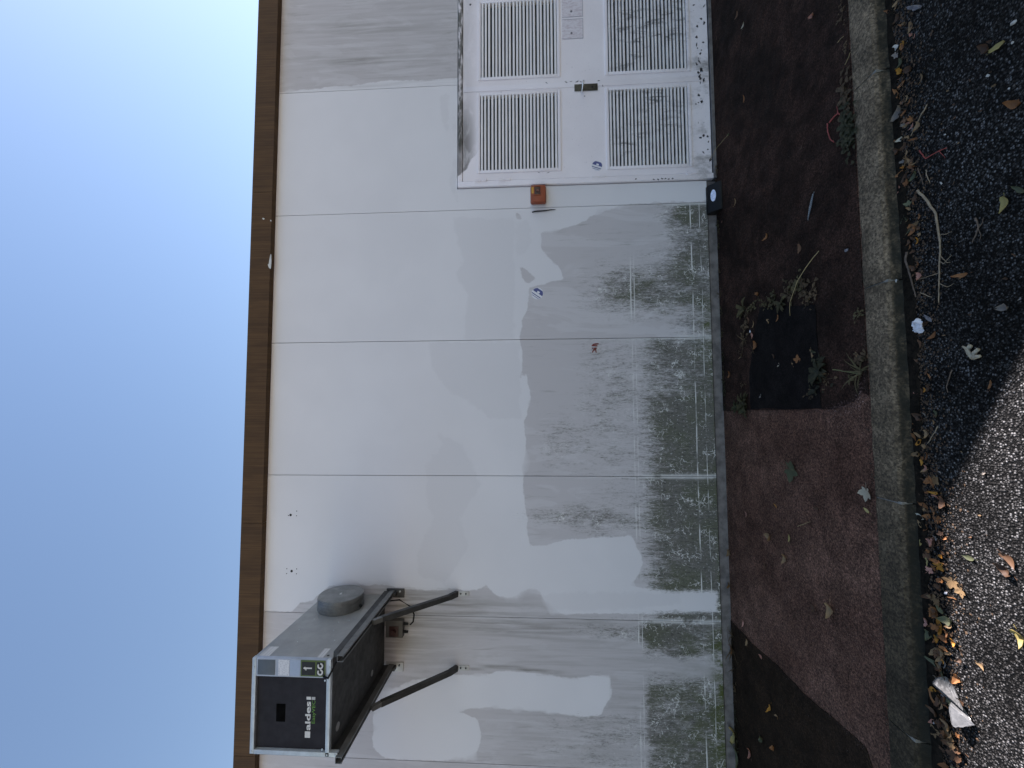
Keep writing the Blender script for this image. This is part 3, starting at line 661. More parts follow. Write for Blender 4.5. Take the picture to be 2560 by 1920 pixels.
# duct cap
def cyl_x(x0, x1, cy, cz, r, n=40):
    mb = MB(); mb.prism([(cy+r*math.cos(2*math.pi*k/n), cz+r*math.sin(2*math.pi*k/n)) for k in range(n)], 'x', x0, x1); return mb
DY, DZ, DR = -.235, 3.225, .178
ductm = plain('duct_grey', (.20, .205, .20), .4, .35, .2, 8)
vpart(cyl_x(AX1+.0002, -1.508, DY, DZ, DR), 'duct_collar', ductm, bevel=.003)
for i, dx in enumerate((.012, .034, .058, .080)):
    mb = MB(); n = 40
    for rr0, x0 in ((DR+.0005, AX1+dx),):
        mb.prism([(DY+(DR+.003)*math.cos(2*math.pi*k/n), DZ+(DR+.003)*math.sin(2*math.pi*k/n)) for k in range(n)], 'x', x0, x0+.006)
    vpart(mb, 'collar_rib', ductm)
vpart(cyl_x(-1.5078, -1.503, DY, DZ, DR-.004), 'end_cap', ductm, bevel=.001)
vpart(MB().box(-1.5028, -1.5018, DY-.02, DY+.008, DZ-.008, DZ+.008), 'cap_label', plain('foil', (.6, .6, .6), .35, .3))
vpart(MB().tube([(AX1+.03, DY-.05, DZ-DR-.002), (AX1+.03, DY-.055, DZ-DR-.012)], .012, 8), 'clip', bkm)
# labels and fixings on the side
lab = print_material('side_label', (.55, .545, .54), (.30, .28, .27), 90, 140)
vpart(MB().box(AX1-.0002, AX1+.001, -.955, -.845, 3.372, 3.442), 'side_label', lab); vpart(MB().box(AX1-.0002, AX1+.001, -.955, -.850, 3.008, 3.050), 'side_label', lab)
vpart(MB().tube([(AX1-.001, -.930, 2.986), (AX1+.001, -.930, 2.986)], .009, 12), 'cable_hole', bkm)
for y, z in ((-.62, 3.36), (-.62, 3.10), (-.46, 3.33), (-.47, 3.05), (-.30, 2.985), (-.12, 2.99), (-.78, 3.28), (-.75, 3.03), (-.50, 3.12)):
    vpart(MB().tube([(AX1, y, z), (AX1+.003, y, z)], .0045, 8), 'rivet', galv_f)
for x, z in ((AX0+.013, AZ1-.013), (AX0+.013, AZ0-.04), (AX1-.055, AZ1-.013), (AX0+.013, AZ0+.013), (AX1-.04, AZ0+.013), (AX1-.125, AZ0+.035), (AX0+.045, AZ0+.045)):
    vpart(MB().tube([(x, AY-.003, z), (x, AY+.0002, z)], .006, 8), 'screw', galv_f)
for x, y, r in ((-2.10, -.28, .022), (-2.09, -.87, .026)):
    vpart(MB().tube([(x, y, AZ0-.001), (x, y, AZ0-.0035)], r, 16), 'drain_plug', plain('pale_plug', (.36, .36, .35), .6))
for x, y in ((-1.865, -.77), (-1.89, -.63), (-1.75, -.80)):
    mb = MB(); n = 9; mb.prism([(x+random.uniform(.006, .012)*math.cos(6.28*k/n), y+random.uniform(.006, .016)*math.sin(6.28*k/n)) for k in range(n)], 'z', AZ0-.0024, AZ0-.001); vpart(mb, 'soot_mark', bkm)
cb = MB().tube([(-1.70, yc-.010, 2.985), (-1.705, AY-.016, 2.95), (-1.66, AY-.02, 2.925), (-1.63, AY+.01, 2.918), (-1.625, -.80, 2.918), (-1.625, -.30, 2.915), (-1.62, -.10, 2.90), (-1.63, -.04, 2.80), (-1.68, -.05, 2.70), (-1.74, -.06, 2.665), (-1.80, -.06, 2.672), (-1.83, -.05, 2.70)], .0065, 8, True)
vpart(cb, 'power_cable', blk, smooth=True)

# wall brackets
dst = plain('darkened_strut', (.055, .055, .054), .55, .35, .25, 10); stl = plain('galvanised_rail', (.17, .17, .165), .5, .45, .2, 10); stp = plain('pale_steel_plate', (.42, .42, .41), .5, .3, .12, 14); dks = plain('dark_steel', (.05, .05, .05), .5, .4)
def channel(x, y0, y1, z0, z1, w=.040, t=.003, side=1):
    """open C rail along y with its slot turned down"""
    mb = MB(); mb.box(x-w/2, x+w/2, y0, y1, z1-t, z1); mb.box(x-w/2, x-w/2+t, y0, y1, z0, z1-t); mb.box(x+w/2-t, x+w/2, y0, y1, z0, z1-t)
    mb.box(x-w/2+t, x-w/2+.011, y0, y1, z0, z0+t); mb.box(x+w/2-.011, x+w/2-t, y0, y1, z0, z0+t)
    return mb
for X_, lab_, sx in ((-1.583, 'steel wall bracket under the duct side edge of the ventilation unit', -1.582), (-2.202, 'steel wall bracket under the far edge of the ventilation unit away from its duct', -2.200)):
    e = empty('wall_bracket', (X_, 0, 2.25), lab_, 'bracket', 'brackets carrying the ventilation unit')
    def bp(mb, name, m, **k): return local(mb.build(name, m, **k), e)
    bp(channel(X_, -1.0, -.012, 2.852, 2.893), 'rail', stl)
    bp(MB().box(X_-.042, X_+.033, -.010, -.0005, 2.769, 2.924), 'wall_plate', stp if X_ < -2 else dks, bevel=.001)
    for dz in (.035, .128):
        bp(MB().tube([(X_+.012*(1 if dz < .1 else -1), -.0102, 2.769+dz), (X_+.012*(1 if dz < .1 else -1), -.02, 2.769+dz)], .008, 6), 'bolt', dks if X_ < -2 else stp)
    bp(MB().box(X_-.012, X_+.012, -.06, -.0105, 2.83, 2.851), 'gusset', dks)
    # strut: channel with bent ends
    p0 = Vector((sx, -.068, 2.345)); p1 = Vector((sx, -.475, 2.795))
    d = (p1-p0).normalized(); nn = Vector((1, 0, 0)).cross(d)
    mb = MB()
    def obar(off_n, off_x, w, h): mb.bar(p0+nn*off_n+Vector((off_x, 0, 0)), p1+nn*off_n+Vector((off_x, 0, 0)), w, h, nn)
    obar(.017, 0, .040, .003); obar(0, .0185, .003, .031); obar(0, -.0185, .003, .031)
    bp(mb, 'strut', dst)
    bp(MB().bar((sx, -.010, 2.305), (sx, -.075, 2.352), .046, .030, nn), 'strut_end', dks)
    bp(MB().bar((sx, -.455, 2.775), (sx, -.53, 2.842), .034, .030, nn), 'strut_end', stl)
    bp(MB().box(sx-.021, sx+.021, -.007, -.0005, 2.200, 2.330), 'foot_plate', stp, bevel=.001)
    for dz in (.028, .072): bp(MB().tube([(sx, -.0072, 2.200+dz), (sx, -.0135, 2.200+dz)], .0075, 6), 'bolt', dks)
    bp(MB().box(X_-.019, X_+.015, -.95, -.02, 2.8937, 2.9403), 'support_skid', dks)
    bp(MB().prism([(-.98, 2.893), (-.90, 2.893), (-.90, 2.925)], 'x', X_+.0205, X_+.023), 'clamp', dks)
    bp(MB().prism([(-.16, 2.893), (-.10, 2.893), (-.10, 2.925)], 'x', X_+.0205, X_+.023), 'clamp', dks)
# isolator switch under the unit
iso = empty('isolator_switch', (-1.87, 0, 2.84), 'grey isolator switch box with a red plate on the wall under the ventilation unit', 'switch box')
gpl = plain('grey_abs', (.075, .074, .070), .5); rdp = plain('red_plate', (.030, .007, .006), .5)
local(MB().box(-1.942, -1.800, -.055, -.0005, 2.765, 2.915).build('housing', gpl, bevel=.006), iso)
local(MB().box(-1.930, -1.845, -.060, -.0552, 2.80, 2.88).build('red_plate', rdp, bevel=.001), iso)
local(MB().tube([(-1.888, -.0602, 2.84), (-1.888, -.085, 2.84)], .018, 16).build('rotary_knob', rdp), iso)
for xg in (-1.90, -1.835): local(MB().tube([(xg, -.03, 2.7648), (xg, -.03, 2.725)], [.013, .010], 10).build('cable_gland', blk), iso)

# red scribble on the wall
mb = MB()
for pl in [[(0.559, 1.116), (0.574, 1.098), (0.577, 1.057)], [(0.562, 1.112), (0.559, 1.069)], [(0.538, 1.116), (0.542, 1.087), (0.499, 1.078)], [(0.538, 1.092), (0.5, 1.113)], [(0.54, 1.075), (0.52, 1.099)]]:
    pth = [(a, -.0012, b) for a, b in pl]; mb.tube(pth, .0055, 5)
rm = mb.build('red_paint_mark', plain('red_paint', (.22, .045, .035), .7)); P3 = panels[[i for i in range(len(JX)-1) if abs(JX[i]-.624) < .01][0]]
rm.parent = P3

# ------------------------------------------------------------------ unseen building blocks, added and shaped to shade the road and the unit
nb = empty('added_shade_blocks', (6.83, .37, 0), 'unseen building blocks added to shade the road and the ventilation unit', 'building')
ren = plain('grey_render', (.40, .39, .37), .9, var=.15, vs=2); gls = plain('dark_glass', (.02, .025, .03), .1)
u_ = Vector((.879, -.4775, 0)); n2 = Vector((.4775, .879, 0)); P0 = Vector((-.425+7.6*math.cos(SUN_AZ), -1.886+7.6*math.sin(SUN_AZ), 0)); WING_H = 7.6*math.tan(SUN_EL)+ROAD_Z
def wing(a0, a1, b0, b1, z0, z1, name, m):
    q = [P0+u_*a+n2*b for a, b in ((a0, b0), (a1, b0), (a1, b1), (a0, b1))]
    return local(MB().prism([(p.x, p.y) for p in q], 'z', z0, z1).build(name, m), nb)
wing(0, 4.4, 0, 6, -.1, WING_H, 'road_shade_wing', ren)  # added block whose top edge throws the slanting shadow on the road
sd = Vector((math.cos(SUN_AZ), math.sin(SUN_AZ), 0)); sn = Vector((-sd.y, sd.x, 0)); Q0 = Vector((-.45, -1.87, 0))+sd*8.2+sn*1.02
q = [Q0, Q0+sd*3.6, Q0+sd*3.6+sn*.80, Q0+sn*.80]
local(MB().prism([(p.x, p.y) for p in q], 'z', -.05, 4.7+9.6*math.tan(SUN_EL)).build('unit_shade_tower', ren), nb)  # added block that keeps the sun off the ventilation unit
for k in range(3):
    for z in (.9, 3.2): wing(.5+k*1.3, 1.3+k*1.3, -.03, -.002, z, z+1.5, 'window', gls)  # windows dress the added wing

# ------------------------------------------------------------------ fallen leaves
LC = {'orange': leaf_material('leaf_orange', (.165, .066, .021), (.27, .118, .041)), 'brown': leaf_material('leaf_brown', (.065, .033, .017), (.125, .064, .032)),
      'tan': leaf_material('leaf_tan', (.175, .108, .05), (.28, .18, .088)), 'yellow': leaf_material('leaf_yellow', (.27, .215, .07), (.38, .31, .12)),
      'pale': leaf_material('leaf_pale', (.36, .31, .22), (.52, .47, .36)), 'green': leaf_material('leaf_green', (.060, .066, .032), (.11, .115, .060)),
      'pink': leaf_material('leaf_pink', (.33, .15, .10), (.45, .23, .17)), 'gold': leaf_material('leaf_gold', (.33, .13, .014), (.42, .20, .026)),
      'grey': leaf_material('leaf_grey', (.15, .125, .10), (.24, .21, .18))}
def oval_leaf(seed, wid=.5, curl=.25, fold=.15, jag=.06, stalk=.25):
    r = random.Random(seed); v = []; f = []; n = 7; tw = r.uniform(-.25, .25)
    for i in range(n+1):
        t = i/n; wv = wid*.5*max(.02, math.sin(math.pi*min(1, t*.94+.05))**.75)*(1-.25*t)
        bend = curl*(t-.45)**2*2.2; side = .10*math.sin(t*2.6+r.random())
        for s, k in ((-1, 0), (-.5, 1), (0, 2), (.5, 3), (1, 4)):
            w_ = wv*s*(1+r.uniform(-jag, jag)*2*abs(s)); z = bend+fold*abs(s)**1.3*wid*.6+tw*s*wv*t+r.uniform(-.012, .012)
            v.append((t-.5, w_+side-.05, z))
    for i in range(n):
        for k in range(4): f.append((i*5+k, i*5+k+1, i*5+k+6, i*5+k+5))
    b = len(v); h = .012     # stalk
    v += [(-.5, -h, 0), (-.5, h, 0), (-.5-stalk, h+.06*r.uniform(-1, 1), .02), (-.5-stalk, -h, .02)]; f.append((b, b+1, b+2, b+3))
    zm = min(p[2] for p in v); return [(x, y, z-zm) for x, y, z in v], f
def maple_leaf(seed, curl=.2):
    r = random.Random(seed); pts = []; tips = [(-2.35, .62), (-1.15, .85), (0, 1.0), (1.15, .85), (2.35, .62)]
    for i, (a, L) in enumerate(tips):
        L *= r.uniform(.85, 1.1); a += r.uniform(-.08, .08)
        pts += [(a-.40, L*.70), (a-.27, L*.80), (a-.13, L*.88), (a, L), (a+.12, L*.86), (a+.26, L*.82), (a+.40, L*.68)]
        if i < 4: pts.append(((a+tips[i+1][0])/2, r.uniform(.46, .54)))
    v = [(0, 0, 0)]; cx = r.uniform(.5, 2)
    for rad in (.5, 1):
        for a, L in pts:
            x, y = L*math.cos(a)*.55*rad, L*math.sin(a)*.55*rad
            v.append((x-.12, y, curl*(.35*x*x+.9*y*y*math.sin(cx+x*2))+curl*.5*abs(y)*rad+r.uniform(-.015, .015)))
    n = len(pts); f = []
    v[0] = (-.12, 0, 0)
    for i in range(n-1):
        f.append((0, 1+i, 2+i)); f.append((1+i, 1+n+i, 2+n+i, 2+i))
    b = len(v); v += [(-.12, -.012, 0), (-.12, .012, 0), (-.62, .05, .03), (-.62, .03, .03)]; f.append((b, b+1, b+2, b+3))
    zm = min(p[2] for p in v); return [(x, y, z-zm) for x, y, z in v], f
_lm = {}
def leaf_mesh(kind, var, col):
    k = (kind, var, col)
    if k not in _lm:
        if kind == 'oval': v, f = oval_leaf(var*13+1, .50, .25, .18)
        elif kind == 'long': v, f = oval_leaf(var*17+2, .30, .35, .30)
        elif kind == 'curl': v, f = oval_leaf(var*19+3, .60, .50, .45, .16)
        else: v, f = maple_leaf(var*23+5, .32)
        m = bpy.data.meshes.new('fallen_leaf'); m.from_pydata(v, [], f); m.materials.append(LC[col])
        for p in m.polygons: p.use_smooth = True
        _lm[k] = m
    return _lm[k]
def put_leaf(x, y, z, size, kind, col, label, group, ang=None, tilt=.22):
    o = link('fallen_leaf', leaf_mesh(kind, random.randrange(5), col))
    o.location = (x, y, z+.001); o.scale = (size,)*3; o.rotation_euler = (random.uniform(-tilt, tilt), random.uniform(-tilt, tilt)*.6, random.uniform(0, 6.28) if ang is None else ang)
    # never below the ground it lies on
    zz = min((o.rotation_euler.to_matrix() @ v.co).z for v in o.data.vertices)*size; o.location.z = z+.0012-zz
    return tag(o, label, 'leaf', group)
ROADL = [(1.86, -1.767, 60, 'long', 'orange', ''), (1.855, -1.811, 50, 'oval', 'tan', ''), (1.779, -1.81, 50, 'curl', 'brown', ''), (1.679, -1.871, 66, 'oval', 'tan', ''), (1.623, -1.888, 26, 'oval', 'pink', ''), (1.557, -1.817, 60, 'curl', 'green', ''), (1.496, -1.858, 66, 'curl', 'brown', ''), (1.408, -1.912, 62, 'long', 'tan', ''), (1.463, -1.814, 55, 'oval', 'orange', ''), (1.444, -1.786, 75, 'oval', 'orange', ''), (1.379, -1.835, 40, 'oval', 'tan', ''), (1.341, -1.794, 90, 'curl', 'grey', ''), (1.24, -1.847, 45, 'oval', 'pink', ''), (1.202, -1.83, 55, 'long', 'tan', ''), (1.221, -1.79, 45, 'curl', 'pale', ''), (1.233, -1.741, 30, 'oval', 'orange', ''), (1.172, -1.771, 55, 'curl', 'brown', ''), (1.105, -1.808, 80, 'maple', 'tan', ''), (1.081, -1.836, 70, 'oval', 'tan', ''), (1.067, -1.775, 62, 'oval', 'orange', ''), (1.013, -1.852, 62, 'curl', 'green', ''), (1.034, -1.803, 66, 'oval', 'brown', ''), (0.997, -1.766, 45, 'long', 'pink', ''), (0.84, -1.782, 70, 'maple', 'green', ''), (0.805, -1.838, 55, 'oval', 'tan', ''), (1.06, -1.751, 50, 'oval', 'tan', ''), (1.319, -2.169, 70, 'curl', 'brown', 'brown curled leaf beside a yellow one far out on the road'), (1.289, -2.209, 85, 'oval', 'yellow', 'yellow tan leaf touching a brown curled leaf out on the road'), (1.048, -2.245, 70, 'curl', 'orange', 'orange folded leaf alone on the black road near the picture edge'), (0.717, -2.188, 85, 'oval', 'yellow', 'pale yellow oval leaf alone on the black road'), (0.746, -2.238, 80, 'long', 'green', 'olive yellow leaf cut by the picture edge on the road')]
ROADL += [(0.301, -1.884, 62, 'oval', 'orange', 'orange oval leaf touching the crumpled white paper'), (0.085, -2.097, 50, 'long', 'orange', 'small orange leaf near the edge of the sunlit road'), (-0.023, -1.875, 42, 'oval', 'green', 'small green leaf near the foot of the kerb'), (0.519, -2.021, 85, 'long', 'orange', 'long narrow orange leaf beside the thin twigs on the road'), (0.356, -1.855, 50, 'curl', 'brown', ''), (0.065, -1.786, 30, 'oval', 'pink', ''), (0.759, -1.73, 40, 'oval', 'orange', ''), (0.073, -1.815, 34, 'oval', 'brown', ''), (0.084, -1.849, 40, 'curl', 'brown', ''), (0.353, -2.166, 60, 'curl', 'grey', '')]
ROADL += [(-0.083, -1.758, 45, 'oval', 'orange', ''), (-0.041, -1.8, 70, 'curl', 'brown', ''), (-0.127, -1.769, 62, 'oval', 'orange', ''), (-0.148, -1.792, 62, 'oval', 'gold', ''), (-0.111, -1.829, 50, 'curl', 'tan', ''), (-0.205, -1.781, 60, 'curl', 'tan', ''), (-0.305, -1.855, 80, 'maple', 'tan', ''), (-0.355, -1.845, 62, 'long', 'gold', ''), (-0.36, -1.815, 40, 'oval', 'orange', ''), (-0.388, -1.884, 70, 'curl', 'brown', ''), (-0.42, -1.794, 62, 'oval', 'orange', ''), (-0.46, -1.805, 62, 'oval', 'orange', ''), (-0.466, -1.85, 60, 'maple', 'orange', ''), (-0.435, -1.833, 55, 'long', 'orange', ''), (-0.475, -1.755, 78, 'oval', 'pale', 'pale cream leaf standing out in the orange leaf drift'), (-0.503, -1.767, 45, 'oval', 'tan', ''), (-0.514, -1.794, 50, 'oval', 'orange', ''), (-0.568, -1.817, 80, 'maple', 'brown', ''), (-0.585, -1.762, 36, 'oval', 'yellow', ''), (-0.653, -1.788, 66, 'long', 'yellow', ''), (-0.651, -1.844, 80, 'maple', 'gold', ''), (-0.704, -1.895, 95, 'maple', 'tan', 'tan lobed leaf lying across the edge of the sunlight'), (-0.725, -1.932, 80, 'maple', 'tan', 'tan lobed leaf on the sunlit road beside a white scrap'), (-0.81, -1.813, 95, 'maple', 'tan', ''), (-0.797, -1.788, 60, 'curl', 'brown', ''), (-0.85, -1.817, 80, 'curl', 'orange', ''), (-0.901, -1.833, 100, 'oval', 'gold', ''), (-0.539, -2.116, 85, 'oval', 'brown', 'brown leaf on the sunlit road overlapping a darker curled one'), (-0.577, -2.102, 75, 'curl', 'brown', 'dark curled brown leaf on the sunlit road under the brown one'), (-0.914, -1.776, 55, 'curl', 'pink', ''), (-0.578, -1.973, 60, 'oval', 'green', '')]
ROADL += [(-1.184, -1.787, 60, 'oval', 'gold', 'bright golden yellow leaf glowing in the gutter'), (-1.217, -1.778, 75, 'oval', 'orange', ''), (-0.907, -1.838, 70, 'long', 'orange', ''), (-1.017, -1.805, 95, 'long', 'tan', ''), (-1.026, -1.83, 85, 'oval', 'tan', ''), (-1.081, -1.811, 135, 'long', 'green', 'long grey green leaf lying in the gutter'), (-1.12, -1.836, 80, 'maple', 'orange', ''), (-1.076, -1.89, 60, 'curl', 'orange', 'red brown folded leaf on the sunlit road edge near the bag'), (-0.972, -1.989, 45, 'oval', 'tan', 'small tan leaf alone on the sunlit road'), (-0.795, -2.137, 80, 'curl', 'yellow', 'pale yellow leaf cut by the picture edge on the sunlit road'), (-1.36, -1.775, 90, 'maple', 'tan', ''), (-1.329, -1.834, 110, 'maple', 'tan', ''), (-1.351, -1.868, 90, 'curl', 'brown', ''), (-1.467, -1.812, 70, 'oval', 'orange', ''), (-0.967, -1.776, 60, 'curl', 'green', ''), (-0.861, -1.872, 80, 'curl', 'green', ''), (-1.217, -1.811, 70, 'curl', 'brown', ''), (-1.394, -1.848, 80, 'maple', 'brown', ''), (-1.389, -1.883, 70, 'oval', 'brown', ''), (-1.271, -1.781, 60, 'curl', 'brown', ''), (-1.326, -1.744, 45, 'oval', 'pink', ''), (-1.277, -1.831, 70, 'curl', 'brown', '')]
PX = .3617/450
WORD = {'orange': 'orange', 'brown': 'brown', 'tan': 'tan', 'yellow': 'yellow', 'pale': 'cream', 'green': 'olive green', 'pink': 'pinkish', 'gold': 'golden', 'grey': 'grey'}
SHP = {'oval': 'oval', 'long': 'narrow', 'curl': 'curled', 'maple': 'lobed'}
def zone(x):
    return ('opposite the door' if x > 1.75 else 'opposite the alarm box' if x > 1.45 else 'opposite the bait station' if x > .9 else 'beside the long twig' if x > .35 else 'between paper and kerb joint' if x > -.05 else
            'where the sunlight begins' if x > -.45 else 'along the sunlit road edge' if x > -.8 else 'near the white plastic bag' if x > -1.15 else 'past the plastic bag')
for (x, y, s, k, c, lab_) in ROADL:
    put_leaf(x, min(y, -1.765), ROAD_Z, s*PX*.90, k, c, lab_ or '%s %s %s leaf, %s of gutter drift, %s' % ('large' if s > 75 else 'middling' if s > 55 else 'little', SHP[k], WORD[c].split()[0], 'kerb side' if y > -1.82 else 'middle' if y > -1.865 else 'road side', zone(x)), 'fallen leaves in the gutter')
# the rest of the drift along the kerb foot
cl = [(1.62, .10, 9), (1.25, .12, 20), (1.0, .08, 8), (.75, .08, 18), (.45, .25, 6), (.02, .12, 8), (-.30, .07, 14), (-.52, .06, 16), (-.66, .06, 10), (-.86, .06, 10), (-.98, .05, 18), (-1.12, .06, 10), (-1.25, .06, 12), (-1.38, .08, 14)]
for cx, sx_, n in cl:
    for _ in range(n):
        x = random.gauss(cx, sx_); y = -1.80-abs(random.gauss(0, .045)); sz_ = random.uniform(.016, .042)
        k = random.choice(['oval', 'curl', 'curl', 'long', 'maple']); c = random.choices(['orange', 'brown', 'tan', 'gold', 'green', 'grey', 'pink'], [4, 6, 4, 1, .8, 1.2, .5])[0]
        put_leaf(x, y, ROAD_Z+random.uniform(0, .012), sz_, k, c, '%s %s %s leaf, %s of gutter drift, %s' % ('tiny' if sz_ < .026 else 'small' if sz_ < .036 else 'smallish', SHP[k], WORD[c].split()[0], 'kerb side' if y > -1.82 else 'middle' if y > -1.865 else 'road side', zone(x)), 'fallen leaves in the gutter', tilt=.45)
for _ in range(26):
    x = random.uniform(-.6, 1.6); y = random.uniform(-2.25, -1.95); c = random.choice(['brown', 'grey', 'tan', 'brown']); kk = random.choice(['curl', 'oval'])
    put_leaf(x, y, ROAD_Z, random.uniform(.008, .018), kk, c, 'tiny %s %s scrap on open road, %s, %s' % (SHP[kk], WORD[c], 'near kerb' if y > -2.04 else 'mid road' if y > -2.15 else 'far out', zone(x).replace('drift', 'gutter')), 'leaf scraps on the road', tilt=.3)
PAVL = [(3.089, -0.492, 44, 'oval', 'brown', 'dull brown leaf on the pavement in front of the door'), (2.913, -0.594, 46, 'long', 'pale', 'narrow pale leaf on the pavement in front of the door'), (2.245, -1.355, 48, 'curl', 'pink', 'pinkish curled leaf on the pavement near the kerb by the door'), (3.237, -0.128, 26, 'oval', 'brown', 'small brown leaf at the foot of the door'), (2.352, -0.562, 42, 'long', 'orange', 'orange leaf on the dark pavement in front of the door louvre'), (2.251, -0.287, 28, 'curl', 'green', 'small olive leaf at the end of the straw stalk by the door'), (1.643, -0.354, 50, 'long', 'tan', 'narrow tan leaf on the pavement beside the bait station'), (1.18, -0.786, 44, 'curl', 'orange', 'orange triangular leaf alone on the dark pavement between door and black patch'), (1.564, -1.191, 30, 'oval', 'brown', 'small brown leaf midway between door and kerb')]
PAVL += [(0.822, -0.644, 44, 'curl', 'orange', 'orange leaf on the door side of the weeds round the black patch'), (0.6, -0.76, 42, 'oval', 'tan', 'tan oval leaf on the black patch beside an orange one'), (0.596, -0.874, 44, 'oval', 'orange', 'orange oval leaf on the black patch beside a tan one'), (0.666, -0.486, 46, 'oval', 'brown', 'brown leaf among the weeds at the black patch corner'), (0.62, -0.562, 46, 'long', 'tan', 'narrow tan leaf leaning on the weeds by the black patch'), (0.464, -0.587, 52, 'curl', 'orange', 'orange curled leaf on the wall side edge of the black patch'), (0.537, -0.536, 40, 'oval', 'pink', 'pinkish leaf by the white scrap at the black patch edge'), (0.301, -1.069, 62, 'maple', 'orange', 'orange lobed leaf in the middle of the black patch'), (0.318, -1.207, 52, 'oval', 'tan', 'tan leaf at the kerb side edge of the black patch'), (0.351, -0.813, 30, 'curl', 'brown', 'small brown leaf in the middle of the black patch'), (0.288, -0.859, 26, 'oval', 'pale', 'tiny pale leaf on the black patch'), (0.271, -1.016, 30, 'oval', 'tan', 'tiny tan leaf touching the orange lobed leaf'), (0.284, -0.158, 42, 'curl', 'orange', 'red orange leaf on the pavement between wall and black patch'), (0.262, -1.549, 44, 'oval', 'tan', 'tan leaf on the weed against the kerb'), (0.967, -1.133, 56, 'oval', 'brown', 'brown leaf on the dark pavement near the grey paper'), (0.409, -0.353, 40, 'long', 'tan', 'narrow tan leaf beside the weeds on the wall side of the black patch'), (1.601, -0.099, 16, 'oval', 'pink', 'tiny pinkish leaf at the wall foot near the bait station'), (0.09, -0.618, 28, 'oval', 'grey', 'small grey leaf at the black patch corner nearest the red pavement')]
PAVL += [(-0.39, -0.959, 150, 'maple', 'green', 'grey green maple leaf with pale veins on the red pavement'), (-0.417, -1.558, 105, 'maple', 'pale', 'large beige lobed leaf on the red pavement against the kerb'), (-0.495, -1.557, 36, 'oval', 'yellow', 'small round yellow leaf beside the large beige leaf'), (-0.65, -0.754, 32, 'oval', 'gold', 'small golden leaf on the red pavement'), (-0.808, -0.339, 34, 'long', 'pink', 'small pinkish leaf on the red pavement near the wall'), (-0.572, -1.179, 40, 'oval', 'brown', 'brown leaf on the red pavement midway to the kerb'), (-0.886, -0.666, 60, 'curl', 'tan', 'tan curled leaf on the red pavement beside a yellowish one'), (-0.822, -0.896, 42, 'oval', 'yellow', 'yellowish leaf on the red pavement beside a tan curled one'), (-1.199, -0.022, 46, 'curl', 'tan', 'upright tan leaf at the wall foot beside the red pavement'), (-0.97, -0.841, 56, 'curl', 'tan', 'tan folded leaf on the red pavement between the yellowish one and the brown patch'), (-1.112, -0.584, 40, 'oval', 'brown', 'small brown leaf on the red pavement near the tan folded leaf'), (-1.476, 0.002, 62, 'curl', 'tan', 'tan crumpled leaf at the wall foot close to the brown patch'), (-1.104, -1.257, 80, 'curl', 'tan', 'tan curled leaf on the red pavement near the brown patch'), (-1.158, -1.111, 40, 'curl', 'brown', 'dark withered leaf beside the tan curled one')]
PAVL += [(-1.673, -0.226, 46, 'long', 'pink', 'pink leaf at the edge of the brown patch near the wall'), (-1.776, -0.291, 62, 'long', 'tan', 'narrow tan leaf on the brown patch near its edge'), (-1.781, -0.484, 44, 'oval', 'pink', 'pinkish red leaf on the border of the brown patch'), (-2.074, -0.572, 66, 'long', 'gold', 'golden narrow leaf on the brown patch'), (-2.065, -0.665, 46, 'long', 'tan', 'pale orange narrow leaf next to the golden one on the brown patch'), (-2.314, -0.602, 44, 'curl', 'orange', 'small orange leaf on the brown patch near the picture edge'), (-2.363, -0.459, 50, 'curl', 'green', 'dark withered leaf on the brown patch'), (-2.61, -0.266, 52, 'curl', 'pink', 'pinkish leaf on the brown patch near the wall'), (-2.658, 0.035, 90, 'curl', 'yellow', 'yellow green leaf leaning on the wall foot'), (-2.776, -0.056, 130, 'long', 'green', 'long green leaf at the wall foot'), (-1.98, 0.021, 50, 'curl', 'orange', 'orange brown leaf in the dead grass at the wall foot')]
for (x, y, s, k, c, lab_) in PAVL:
    put_leaf(x, min(y, -.01), .0045, s*.3617/(1063/math.hypot(y+3.75, 1.606)), k, c, lab_, 'leaves on the pavement')

# ------------------------------------------------------------------ twigs, stalks
def twig(name, path, r0, r1, col, label, branches=(), cat='twig', z=None):
    mb = MB()
    def one(p, a, b):
        q = []
        for i in range(len(p)-1):
            A, B = Vector(p[i]), Vector(p[i+1])
            for j in range(4): q.append(A.lerp(B, j/4)+Vector((random.uniform(-1, 1), random.uniform(-1, 1), random.uniform(0, .6)))*.0016)
        q.append(Vector(p[-1])); n = len(q); mb.tube(q, [a+(b-a)*i/(n-1) for i in range(n)], 6)
    one(path, r0, r1)
    for b in branches: one(b, r1*.9, r1*.4)
    return tag(mb.build(name, col, smooth=True), label, cat, 'twigs and stalks on the ground')
tw1 = plain('twig_tan', (.26, .20, .13), .8, var=.3, vs=60); tw2 = plain('twig_brown', (.12, .085, .06), .85, var=.3, vs=60); tw3 = plain('straw', (.30, .23, .11), .8, var=.2); twr = plain('red_stalk', (.28, .05, .04), .7, var=.3, vs=60)
def Z(pl, z): return [(a, b, z) for a, b in pl]
rz = ROAD_Z+.006
twig('twig', Z([(0.943, -1.86), (0.87, -1.904), (0.805, -1.934), (0.7, -1.944), (0.673, -1.945), (0.603, -1.939), (0.498, -1.927), (0.433, -1.922)], rz), .0055, .0018, tw1, 'long bent tan root lying on the black road',
     [Z([(0.603, -1.939), (0.585, -1.955), (0.608, -1.988)], rz), Z([(0.626, -1.942), (0.587, -1.967), (0.581, -1.982)], rz), Z([(0.513, -1.928), (0.486, -1.966), (0.494, -1.99)], rz), Z([(0.712, -1.94), (0.7, -1.975), (0.703, -1.996)], rz), Z([(0.556, -1.934), (0.555, -1.882), (0.556, -1.828)], rz)])
